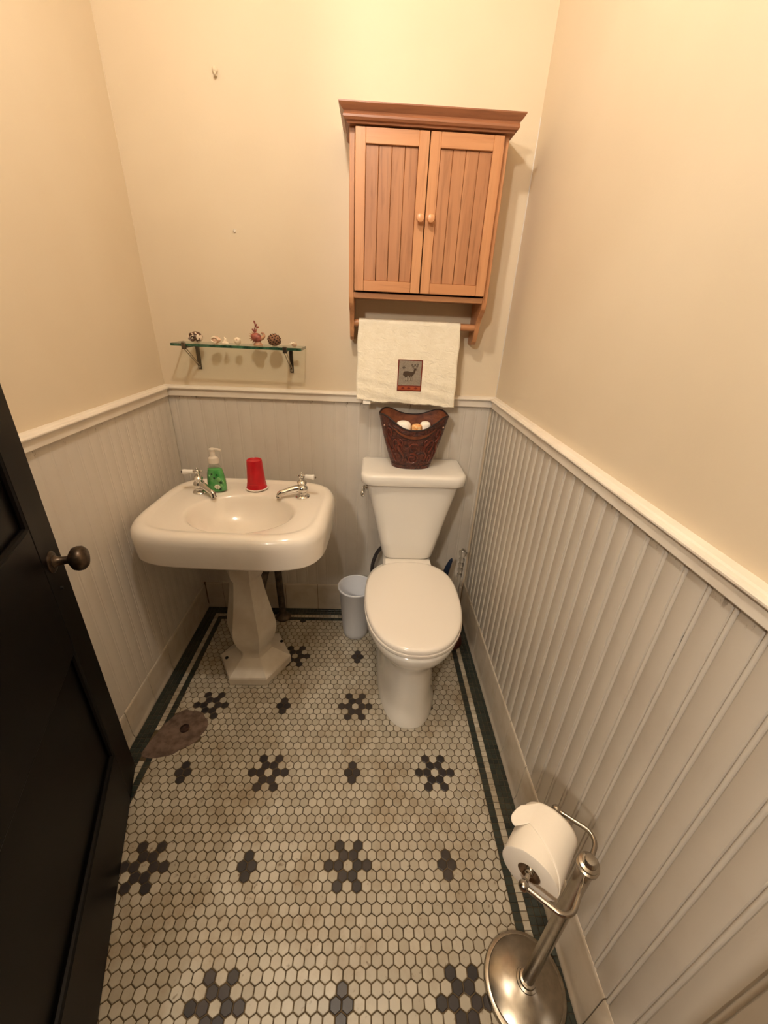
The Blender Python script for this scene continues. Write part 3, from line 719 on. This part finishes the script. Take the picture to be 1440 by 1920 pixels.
bm = NB(); patchgrid(bm, 0, 1, 0, 1, .0010); patch = obj('patch', bm, M['patchred'], tw); lab(patch, 'rust-bordered grey patch with a standing deer')
bm = NB(); patchgrid(bm, .045, .955, .185, .97, .0016); obj('patch_ground', bm, M['patchbg'], patch)
bm = NB(); patchgrid(bm, .045, .955, .035, .15, .0016); obj('patch_band', bm, M['patchorange'], patch)
bm = NB()
flatpoly(bm, [(534, 876), (540, 850), (558, 832), (600, 829), (650, 840), (676, 836), (690, 812), (684, 800), (698, 794), (712, 800), (726, 806), (720, 814), (704, 818), (698, 840), (682, 868), (660, 888), (640, 898), (600, 884), (570, 898), (550, 890), (538, 884)], .0026)
stroke(bm, [(690, 798), (668, 778), (655, 745)], 6, .0026); stroke(bm, [(704, 796), (726, 772), (735, 740)], 6, .0026)
for p in ([(668, 778), (690, 762), (694, 738)], [(662, 762), (645, 760)], [(658, 748), (646, 732)], [(657, 750), (672, 730)], [(726, 772), (706, 758), (704, 736)], [(731, 758), (750, 760)], [(734, 744), (748, 728)], [(735, 742), (722, 726)]): stroke(bm, p, 5, .0026)
stroke(bm, [(566, 890), (563, 915)], 14, .0026); stroke(bm, [(584, 888), (586, 908)], 12, .0026); stroke(bm, [(624, 890), (624, 912)], 12, .0026); stroke(bm, [(646, 888), (648, 908)], 12, .0026)
obj('deer', bm, M['deer'], patch)
for x in (562, 586, 624, 648):
    bm = NB(); stroke(bm, [(x, 912), (x + 2, 950)], 7, .0026); obj('deer_leg', bm, M['deerleg'], patch)
    bm = NB(); stroke(bm, [(x + 6, 912), (x + 8, 956), (x - 4, 960)], 5, .0027); obj('deer_hoof', bm, M['deer'], patch)
bm = NB()
for a in (0, 60, 120):
    dx, dy = 24 * math.cos(math.radians(a)), 24 * math.sin(math.radians(a)); stroke(bm, [(550 - dx, 780 - dy), (550 + dx, 780 + dy)], 4, .0026)
obj('star', bm, M['deer'], patch)
for x in (530, 610, 705):
    bm = NB(); flatpoly(bm, [(x - 28, 1052), (x, 1038), (x + 28, 1052), (x, 1068)], .0026); flatpoly(bm, [(x - 9, 1052), (x, 1046), (x + 9, 1052), (x, 1059)], .0031); obj('band_diamond', bm, M['patchred'], patch)
bm = NB(); p = towel_front(.07, 1.081); box(bm, p.x, p.x + .028, p.y + .001, p.y + .002, 1.066, 1.084); obj('care_tag', bm, M['whitewad'], tw)

# ---------------------------------------------------------------- tooled leather basket on the tank, with its filling
LX, LY, LZ = .9755, -.118, .8352
bk = thing('leather_basket', 'dark red-brown tooled leather basket with scooped rim on the toilet tank', 'basket', (LX, LY, LZ))
def bsurf(th, v, inset=0):
    """th angle (0 = +x, -pi/2 = front), v 0 bottom .. 1 rim"""
    c, s = math.cos(th), math.sin(th); n = 2.5
    a = .0755 + (.1335 - .0755) * v + .004 * math.sin(PI * v) - inset; b = .050 + (.070 - .050) * v - inset
    x = a * math.copysign(abs(c) ** (2 / n), c); y = b * math.copysign(abs(s) ** (2 / n), s)
    e = abs(s) ** 2.5; rimz = .203 + .018 * math.sin(2 * th) ** 2 - (.046 if s < 0 else .014) * e
    return Vector((LX + x, LY + y, LZ + .0006 + rimz * v))
NB_, MB_ = 72, 18
out = [[bsurf(2 * PI * i / NB_, j / MB_) for i in range(NB_)] for j in range(MB_ + 1)]
inn = [[bsurf(2 * PI * i / NB_, j / MB_, .0045) for i in range(NB_)] for j in range(MB_, 0, -1)]
bm = NB(); loft(bm, [[p * 1 for p in out[0]]] + out[1:] + inn); body = obj('body', bm, M['leather'], bk, ang=60)
inn2 = [[bsurf(2 * PI * i / NB_, (j / MB_) * .995, .0052) for i in range(NB_)] for j in range(2, MB_ + 1)]
bm = NB(); loft(bm, inn2, cap0=True, cap1=False); obj('lining', bm, M['leathertan'], bk, ang=60)
bm = NB(); tube(bm, [bsurf(2 * PI * i / NB_, 1.0, .002) for i in range(NB_)], .0032, 8, True); obj('rim_edge', bm, M['leatheredge'], bk)
def fs(u, v, o=.0008): return bsurf(-PI / 2 + u * 1.25, v, -o)      # front of the basket, u -1..1
def scroll(uc, vc, r0, turns, start, sg, r=.0036, name='scroll', m='leathertool'):
    pts = []; n = int(18 * turns)
    for i in range(n + 1):
        f = i / n; a = start + sg * 2 * PI * turns * f; rr_ = r0 * (1 - .85 * f); pts.append(fs(uc + rr_ * math.cos(a), vc + rr_ * 1.1 * math.sin(a)))
    bm = NB(); tube(bm, pts, [r * (1 - .4 * i / n) for i in range(n + 1)], 6); obj(name, bm, M[m], body)
scroll(0, .27, .13, 1.6, PI * .6, -1, .0042); scroll(-.42, .48, .17, 1.4, 0, 1); scroll(.42, .48, .17, 1.4, PI, -1); scroll(-.55, .25, .14, 1.3, PI / 2, 1); scroll(.55, .25, .14, 1.3, PI / 2, -1); scroll(-.62, .70, .13, 1.2, -PI / 2, -1); scroll(.62, .70, .13, 1.2, -PI / 2, 1); scroll(-.28, .66, .10, 1.1, PI, 1); scroll(.28, .66, .10, 1.1, 0, -1)
scroll(0, .60, .07, 1.0, 0, 1)
for u in (-.78, -.3, .3, .78):
    bm = NB(); tube(bm, [fs(u + .08 * math.sin(7 * k / 9), .18 + .5 * k / 9) for k in range(10)], [.0014 + .0032 * math.sin(PI * k / 9) for k in range(10)], 6); obj('leaf_stem', bm, M['leathertool'], body)
bm = NB(); tube(bm, [fs(u / 10, .835 - .055 * (1 - (u / 4.4) ** 2)) for u in [-4.4 + .44 * k for k in range(21)]], .0014, 6); obj('scored_arc', bm, M['leatheredge'], body)
bm = NB(); pp_ = [[fs(-.46 + .92 * i / 12, .845 - .05 * (1 - ((i - 6) / 6) ** 2) + j * (.03 + .07 * (1 - ((i - 6) / 6) ** 2) * .55), .0012) for i in range(13)] for j in range(2)]
loft(bm, pp_, False, False, closed=False); obj('worn_band', bm, M['leathertan'], body)
bm = NB(); tube(bm, [fs(-1 + 2 * k / 30, .085) for k in range(31)], .0011, 6); obj('scored_line', bm, M['leatheredge'], body)
for u, v in ((-.86, .80), (.82, .80)): bm = NB(); sph(bm, fs(u, v, .001), .0038, 10); obj('rivet', bm, M['rivet'], body)
zb = LZ + .0245
def filling(name, label, cx, cy, r, top, m, ribs=0):  # contents of unknown kind, drawn as upright rolls resting on the basket bottom
    bm = NB(); secs = []; n = 28
    for rr_, z in ((.5, zb), (.8, zb + .004), (.85, zb + .03), (1, top - r * .75), (.96, top - r * .42), (.78, top - r * .16), (.45, top - r * .03), (.02, top)):
        secs.append([(cx + r * rr_ * math.cos(2 * PI * i / n) * (1 + ribs * .09 * math.cos(14 * PI * i / n)), cy + r * rr_ * math.sin(2 * PI * i / n) * (1 + ribs * .09 * math.cos(14 * PI * i / n)), z) for i in range(n)])
    loft(bm, secs); return tag(obj(name, bm, m, ang=70), label, 'roll', 'rounded items in the leather basket')
filling('basket_item', 'white rounded item at the left inside the leather basket', .938, LY + .001, .030, 1.013, M['whitewad'])
filling('basket_item', 'orange patterned rounded item in the middle of the leather basket', .9885, LY - .012, .0195, 1.006, M['orange'], 1)
filling('basket_item', 'white rounded item at the right inside the leather basket', 1.024, LY + .009, .0205, 1.012, M['whitewad'])

# ---------------------------------------------------------------- glass shelf
GZ = 1.2485
gs = thing('glass_shelf', 'green-edged glass shelf on two metal brackets above the sink', 'shelf', (.325, -.055, 1.16))
bm = NB(); box(bm, .1005, .5545, -.1155, -.0015, GZ, GZ + .0085); pane = obj('glass_pane', bm, M['glass'], gs)
bm = NB(); box(bm, .1, .555, -.1175, -.1155, GZ - .0002, GZ + .0087, .0006, 1); obj('front_edge', bm, M['glassedge'], pane)
bm = NB(); box(bm, .5545, .556, -.1155, -.0015, GZ - .0002, GZ + .0087); obj('side_edge', bm, M['glassedge'], pane)
bm = NB(); box(bm, .099, .1005, -.1155, -.0015, GZ - .0002, GZ + .0087); obj('side_edge', bm, M['glassedge'], pane)
for x in (.146, .4985):
    bm = NB(); box(bm, x - .007, x + .007, -.006, -.0004, 1.158, GZ - .0005, .0015); b = obj('bracket', bm, M['pewter'], gs)
    bm = NB(); box(bm, x - .006, x + .006, -.11, -.004, GZ - .0065, GZ - .0005, .0012); obj('arm', bm, M['pewter'], b)
    bm = NB(); box(bm, x - .0075, x + .0075, -.1225, -.1145, GZ - .010, GZ + .0125, .002); obj('clip', bm, M['pewter'], b)
    for s in (-.0045, .0045):
        bm = NB(); tube(bm, [(x + s, -.112, GZ - .008), (x + s * .7, -.008, 1.172)], .0016, 8); obj('strut_wire', bm, M['wire'], b)
    bm = NB(); sph(bm, (x, -.0085, 1.167), .0052, 12); obj('screw', bm, M['wire'], b)
ST = GZ + .0087
def shell_top(o, label, cat='shell'): return tag(o, label, cat, 'seaside curios on the glass shelf')
# spiral shell
o = thing('spiral_shell', 'brown and white striped spiral shell at the left end of the shelf', 'shell', (.170, -.062, ST), 'seaside curios on the glass shelf')
bm = NB(); sph(bm, (.170, -.060, ST + .0188), .0225, 24, (1.08, .85, .84)); obj('whorl', bm, M['shellbrown'], o)
bm = NB(); pts = []; rad = []
for i in range(40):
    f = i / 39; a = -.4 + f * 4.4 * PI; r = .0165 * (1 - f) ** .9; pts.append((.166 + r * 1.05 * math.cos(a), -.0765 - .006 * f - .003, ST + .0180 + r * .9 * math.sin(a))); rad.append(.0042 * (1 - .75 * f))
tube(bm, pts, rad, 8); obj('spiral_ridge', bm, M['shellbrown'], o)
# pink crinkled shell
o = thing('crinkled_shell', 'pale pink crinkled shell second from the left on the shelf', 'shell', (.240, -.062, ST), 'seaside curios on the glass shelf')
bm = NB(); secs = []
for k in range(11):
    f = k / 10; secs.append([(.240 + (.0175 * math.sin(PI * min(1, .08 + .86 * f))) * (1 + .13 * math.cos(9 * 2 * PI * i / 36)) * math.cos(2 * PI * i / 36), -.062 + .014 * math.sin(PI * min(1, .08 + .86 * f)) * math.sin(2 * PI * i / 36), ST + .0003 + .025 * f) for i in range(36)])
loft(bm, secs); obj('fluted_body', bm, M['shellpink'], o)
bm = NB(); tube(bm, [(.240 + .012 * math.cos(a / 10 * PI * 1.7), -.0765, ST + .0135 + .0085 * math.sin(a / 10 * PI * 1.7)) for a in range(11)], .0026, 8); obj('curled_lip', bm, M['shellwhite'], o)
# little starfish / pointed shell
o = thing('starfish', 'small cream starfish leaning beside the pink shell', 'starfish', (.272, -.062, ST), 'seaside curios on the glass shelf')
bm = NB(); secs = []
for z, k in ((.0004, .9), (.003, 1), (.007, .6), (.010, .15)):
    secs.append([(.272 + k * (.0135 if i % 2 == 0 else .0065) * math.cos(2 * PI * i / 10 + .3), -.062 + k * (.0135 if i % 2 == 0 else .0065) * math.sin(2 * PI * i / 10 + .3), ST + z) for i in range(10)])
loft(bm, secs); obj('star_body', bm, M['shellwhite'], o)
bm = NB(); tube(bm, [(.270, -.060, ST + .006), (.274, -.056, ST + .016), (.268, -.052, ST + .022)], [.006, .0045, .001], 8); obj('raised_arm', bm, M['shellwhite'], o)
# small round shell
o = thing('round_shell', 'small round white shell in the middle of the shelf', 'shell', (.3195, -.066, ST), 'seaside curios on the glass shelf')
bm = NB(); sph(bm, (.3195, -.066, ST + .0122), .0128, 20, (1, .95, .95)); obj('ball', bm, M['shellwhite'], o)
bm = NB(); sph(bm, (.320, -.0765, ST + .0165), .0034, 10, (1, .6, .9)); obj('dimple', bm, M['shelltan'], o)
# rose coloured shell figurine with upright sprig
o = thing('shell_figurine', 'rose-red spiky shell figurine with an upright sprig, tallest on the shelf', 'figurine', (.391, -.066, ST), 'seaside curios on the glass shelf')
bm = NB(); lathe(bm, [(.001, .0004), (.0155, .0004), (.016, .004), (.011, .009), (.009, .013)], (.393, -.066, ST), 20, None, 1.1, .8); obj('foot', bm, M['shelltan'], o)
bm = NB(); sph(bm, (.389, -.066, ST + .0265), .0172, 24, (1.15, .85, .92), Matrix.Rotation(.35, 3, 'Y')); obj('shell_body', bm, M['shellred'], o)
bm = NB(); tube(bm, spline([(.398, -.066, ST + .022), (.413, -.066, ST + .028), (.416, -.066, ST + .037), (.408, -.066, ST + .043)], 5), [.008 - .0045 * i / 15 for i in range(16)], 10); obj('curled_tail', bm, M['shelltan'], o)
for k in range(7):
    a = math.radians(125 + 22 * k); p = Vector((.389 + .0175 * math.cos(a), -.068, ST + .027 + .0145 * math.sin(a))); q = p + Vector((math.cos(a) * .009, -.001, math.sin(a) * .009))
    bm = NB(); tube(bm, [p, (p + q) / 2, q], [.0032, .002, .0004], 7); obj('spike', bm, M['shelltan'], o)
bm = NB(); tube(bm, spline([(.383, -.066, ST + .040), (.384, -.066, ST + .052), (.388, -.066, ST + .062), (.388, -.066, ST + .072)], 4), .0018, 7); obj('stalk', bm, M['shellred'], o)
for x, z, ax in ((.391, .066, .6), (.396, .060, 1.0), (.387, .076, -.3), (.380, .050, -.7), (.389, .049, .4)):
    bm = NB(); sph(bm, (x, -.0665, ST + z), .0056, 10, (.6, .45, 1.15), Matrix.Rotation(ax, 3, 'Y')); obj('sprig_leaf', bm, M['shellred'], o)
# pierced seed pod
o = thing('seed_pod', 'brown round seed pod pierced with dark holes on the shelf', 'pod', (.4525, -.066, ST), 'seaside curios on the glass shelf')
bm = NB(); sph(bm, (.4525, -.066, ST + .0205), .0225, 24, (1.02, .95, .9)); pod = obj('pod_body', bm, M['pod'], o)
k = 0
for i in range(60):
    zz = 1 - 2 * (i + .5) / 60; a = i * 2.39996; d = Vector((math.sqrt(1 - zz * zz) * math.cos(a), math.sqrt(1 - zz * zz) * math.sin(a), zz))
    if d.y > .3 or zz < -.75: continue
    p = Vector((.4525 + d.x * .0226, -.066 + d.y * .0210, ST + .0205 + d.z * .0200)); bm = NB(); sph(bm, p, .0026, 8, (1.3, .8, .8) if i % 2 else (.8, .8, 1.3)); obj('hole', bm, M['poddark'], pod)
# small frilled shell
o = thing('frilled_shell', 'small pale frilled shell at the right end of the shelf', 'shell', (.520, -.066, ST), 'seaside curios on the glass shelf')
bm = NB(); sph(bm, (.523, -.064, ST + .008), .0098, 16, (1.1, .8, .78)); obj('shell_body', bm, M['shellpink'], o)
for k in range(5):
    a = math.radians(20 + 35 * k); bm = NB(); tube(bm, [(.521 + .006 * math.cos(a), -.0715, ST + .008 + .005 * math.sin(a)), (.520 + .0135 * math.cos(a), -.073, ST + .008 + .011 * math.sin(a))], [.0032, .0008], 7); obj('frill', bm, M['shellwhite'], o)

# ---------------------------------------------------------------- soap bottle and cup on the sink
sb = thing('soap_bottle', 'clear pump bottle of green liquid soap on the sink', 'bottle', (.236, -.236, .7515))
c = (.236, -.236, .7515); RB = Matrix.Rotation(math.radians(-8), 4, 'Z')
pb = [(.0285, 0), (.0335, .003), (.0345, .012), (.034, .035), (.0305, .066), (.0255, .086), (.0190, .100), (.0145, .106), (.0140, .112)]
bm = NB(); lathe(bm, pb, c, 40, RB, 1.08, .72); obj('bottle', bm, M['clear'], sb)
bm = NB(); lathe(bm, [(r - .0012, z + .0012) for r, z in pb[:6]] + [(.0195, .090), (.001, .0905)], c, 40, RB, 1.08, .72); obj('green_soap', bm, M['soapgreen'], sb)
bm = NB(); lathe(bm, [(.0165, .108), (.0185, .110), (.019, .122), (.0165, .130), (.0105, .134), (.009, .137), (.009, .156), (.011, .158), (.011, .1635), (.006, .166), (.001, .1665)], c, 28); tube(bm, [(c[0], c[1], c[2] + .1615), (c[0] + .02, c[1] - .004, c[2] + .1625), (c[0] + .034, c[1] - .007, c[2] + .1595)], [.0058, .005, .004], 10); obj('pump', bm, M['pump'], sb)
def onb(u, z, o=.0012):
    r = .0345 if z < .035 else .034 - (z - .035) * .112
    a = -PI / 2 + u; p = RB @ Vector((1.08 * (r + o) * math.cos(a), .72 * (r + o) * math.sin(a), z)); return Vector(c) + p
for k in range(6):
    a = 2 * PI * k / 6; bm = NB(); sph(bm, onb(.35 + .2 * math.cos(a), .024 + .0062 * math.sin(a)), .0042, 8, (1, .4, 1)); obj('petal', bm, M['labelwhite'], sb)
bm = NB(); sph(bm, onb(.35, .024, .0022), .003, 8, (1, .5, 1)); obj('flower_heart', bm, M['shelltan'], sb)
for u, z, r in ((.75, .040, .005), (.62, .014, .0045), (.15, .058, .0035), (-.1, .072, .003), (.45, .07, .003)): bm = NB(); sph(bm, onb(u, z), r, 8, (1.1, .4, 1.1)); obj('label_leaf', bm, M['labeldark'], sb)
for u, z, r in ((.95, .042, .006), (.6, .052, .008), (.75, .028, .006)): bm = NB(); sph(bm, onb(u, z), r, 8, (1, .35, 1.2)); obj('label_patch', bm, M['labelpale'], sb)
cu = thing('plastic_cup', 'red plastic cup turned upside down on the sink', 'cup', (.3755, -.206, .7535))
c = (.3755, -.206, .7535); LT = Matrix.Rotation(math.radians(0), 4, 'Y')
bm = NB(); lathe(bm, [(.0395, .003), (.0375, .006), (.0355, .022), (.0345, .0225), (.0285, .108), (.0275, .1135), (.0255, .1145), (.0235, .1125), (.0225, .110), (.001, .109)], c, 40, LT); obj('cup_body', bm, M['cupred'], cu)
bm = NB(); tube(bm, [(c[0] + .0405 * math.cos(2 * PI * i / 48), c[1] + .0405 * math.sin(2 * PI * i / 48), c[2] + .0022) for i in range(48)], .0027, 8, True); obj('white_rim', bm, M['cupwhite'], cu)

# ---------------------------------------------------------------- toilet paper stand
QX, QY = 1.200, -1.322
ps = thing('paper_stand', 'brushed nickel toilet paper stand with round weighted base', 'paper holder', (QX, QY, 0))
bm = NB(); lathe(bm, [(.085, .0008), (.0925, .0008), (.0925, .008), (.090, .013), (.084, .0155), (.0825, .0155), (.081, .018), (.070, .024), (.050, .030), (.032, .0345), (.024, .038), (.0235, .042), (.019, .044), (.018, .050), (.013, .052)], (QX, QY, 0), 64); obj('base', bm, M['nickel'], ps, ang=30)
bm = NB(); lathe(bm, [(.0135, .048), (.0135, .545), (.0135, .553)], (QX, QY, 0), 28); post = obj('post', bm, M['nickel'], ps)
bm = NB(); lathe(bm, [(.0165, .548), (.0185, .551), (.0185, .556), (.0155, .558), (.0165, .561), (.0165, .564), (.012, .566), (.012, .570), (.0085, .5745), (.001, .5755)], (QX, QY, 0), 32); obj('finial', bm, M['nickel'], ps)
WZ = .522; da = Vector((.67, .742, 0)).normalized(); dv = Vector((-.742, .67, 0)).normalized(); cc = Vector((QX, QY, WZ)) + dv * -.004
B1, B2 = -.079, .079
def wp(a, v, z=0): return cc + da * a + dv * v + Vector((0, 0, z - .16 * max(0, v - .02)))
rb_ = .024; pts = [wp(B1, .074)]
for k in range(9):
    a = PI + .5 * PI * k / 8; pts.append(wp(B1 + rb_ + rb_ * math.cos(a), rb_ + rb_ * math.sin(a)))
for k in range(9):
    a = 1.5 * PI + .5 * PI * k / 8; pts.append(wp(B2 - rb_ + rb_ * math.cos(a), rb_ + rb_ * math.sin(a)))
pts.append(wp(B2, .074))
bm = NB(); tube(bm, pts, .0043, 12); obj('bail_wire', bm, M['nickel'], ps)
for a in (B1, B2): bm = NB(); sph(bm, wp(a, .076), .0092, 18); obj('ball_end', bm, M['nickel'], ps)
ax = []
for s, r in ((-.068, .004), (-.060, .004), (-.058, .007), (-.055, .007), (-.053, .0055), (-.050, .0075), (-.046, .0075), (-.044, .0055), (-.041, .0075), (.041, .0075), (.05, .0075), (.052, .005), (.068, .004)): ax.append((s, r))
bm = NB(); tube(bm, [wp(s, .076) for s, r in ax], [r for s, r in ax], 16); obj('roller', bm, M['nickel'], ps)
RC = wp(0, .076, -.0125); RR, RI, RW = .0505, .0205, .0505
def rp(s, r, a): return RC + da * s + dv * (r * math.cos(a)) + Vector((0, 0, r * math.sin(a)))
roll = thing('toilet_paper', 'white toilet paper roll on the nickel stand', 'toilet paper', rp(0, 0, 0) - Vector((0, 0, RR)))
NR = 64; bm = NB(); secs = []
for s, r in ((-RW, RI), (-RW, RR - .002), (-RW + .001, RR), (RW - .001, RR), (RW, RR - .002), (RW, RI), (-RW, RI)): secs.append([rp(s, r, 2 * PI * i / NR) for i in range(NR)])
loft(bm, secs, False, False); obj('paper_roll', bm, M['paper'], roll, ang=50)
bm = NB(); secs = []
for s, r in ((-RW + .0004, RI), (-RW + .0004, RI - .0013), (RW - .0004, RI - .0013), (RW - .0004, RI)): secs.append([rp(s, r - .0001, 2 * PI * i / 40) for i in range(40)])
loft(bm, secs, False, False); obj('core', bm, M['core'], roll)
# loose outer sheet: hugs the roll from the back over the top and lifts off as a flap with a slanting torn edge
bm = NB(); tt = bmesh.new(); g = []; ns, nt = 16, 36
for j in range(nt + 1):
    row = []; f = min(1, j / 26); a = math.radians(205 - 150 * f); s0 = -RW + .0008 + (RW * 1.02) * max(0, (f - .18) / .82) ** 1.25
    for i in range(ns + 1):
        si = i / ns; s = s0 + (RW - .0008 - s0) * si
        if j <= 26: p = rp(s, RR + .0010, a)
        else:
            k = (j - 26) / 10; ln = .046 * k * (.30 + .70 * math.sin(PI * min(1, .15 + .60 * si)))
            tg = dv * math.sin(a) - Vector((0, 0, 1)) * math.cos(a)
            p = rp(s, RR + .0010, a) + Vector((-1.0, -.10, -.20)) * ln + Vector((0, 0, 3.5 * ln * ln))
        row.append(tt.verts.new(p))
    g.append(row)
for a_, b_ in zip(g, g[1:]):
    for i in range(ns): tt.faces.new((a_[i], a_[i + 1], b_[i + 1], b_[i]))
bmesh.ops.recalc_face_normals(tt, faces=list(tt.faces)); me = bpy.data.meshes.new('loose_sheet'); tt.to_mesh(me); tt.free(); bm.free()
for p in me.polygons: p.use_smooth = True
me.materials.append(M['paper']); ls = link('loose_sheet', me, roll); md = ls.modifiers.new('thickness', 'SOLIDIFY'); md.thickness = .0009

# ---------------------------------------------------------------- leftovers on the back wall
o = thing('wall_hook', 'lumpy painted-over wall hook high on the back wall', 'hook', (.322, -.006, 2.0))
bm = NB(); sph(bm, (.322, -.006, 2.004), .0085, 14, (1, .65, .95)); obj('painted_knob', bm, M['plaster'], o)
bm = NB(); sph(bm, (.3225, -.009, 1.993), .0065, 12, (.8, 1.1, .8)); obj('hook_tip', bm, M['plaster'], o)
o = thing('wall_anchor', 'tiny white screw anchor in the wall above the glass shelf', 'anchor', (.331, -.003, 1.611))
bm = NB(); lathe(bm, [(.0052, 0), (.0052, .003), (.0035, .0042), (.002, .003), (.0005, .0025)], (.331, 0, 1.611), 16, Matrix.Rotation(PI / 2, 4, 'X')); obj('plug', bm, M['trim'], o)

# ---------------------------------------------------------------- lamps (above the frame and in the hallway)
def lamp(name, label, x, y, z, strength, k=1.0):
    o = thing(name, label, 'lamp', (x, y, H))
    bm = NB(); lathe(bm, [(.06, H - .0005), (.06, H - .012), (.05, H - .02), (.012, H - .025)], (x, y, 0), 32); obj('canopy', bm, M['bronze'], o)
    bm = NB(); tube(bm, [(x, y, H - .02), (x, y, z + .085 * k)], .006, 12); obj('stem', bm, M['bronze'], o)
    bm = NB(); lathe(bm, [(.017, z + .038 * k), (.019, z + .040 * k), (.019, z + .08 * k), (.012, z + .09 * k)], (x, y, 0), 20); obj('socket', bm, M['bronze'], o)
    bm = NB(); lathe(bm, [(r * k, z + d * k) for r, d in ((.014, .042), (.018, .03), (.030, .012), (.034, -.004), (.030, -.022), (.018, -.033), (.001, -.037))], (x, y, 0), 24); obj('bulb', bm, emis(name + '_bulb', BULB_COL, strength), o)
lamp('ceiling_lamp', 'bare bulb hanging from the bathroom ceiling', .63, -1.02, 2.33, BULB_ROOM)
lamp('hall_lamp', 'globe lamp hanging from the hallway ceiling', .09, -2.62, 2.18, BULB_HALL, 2.2)
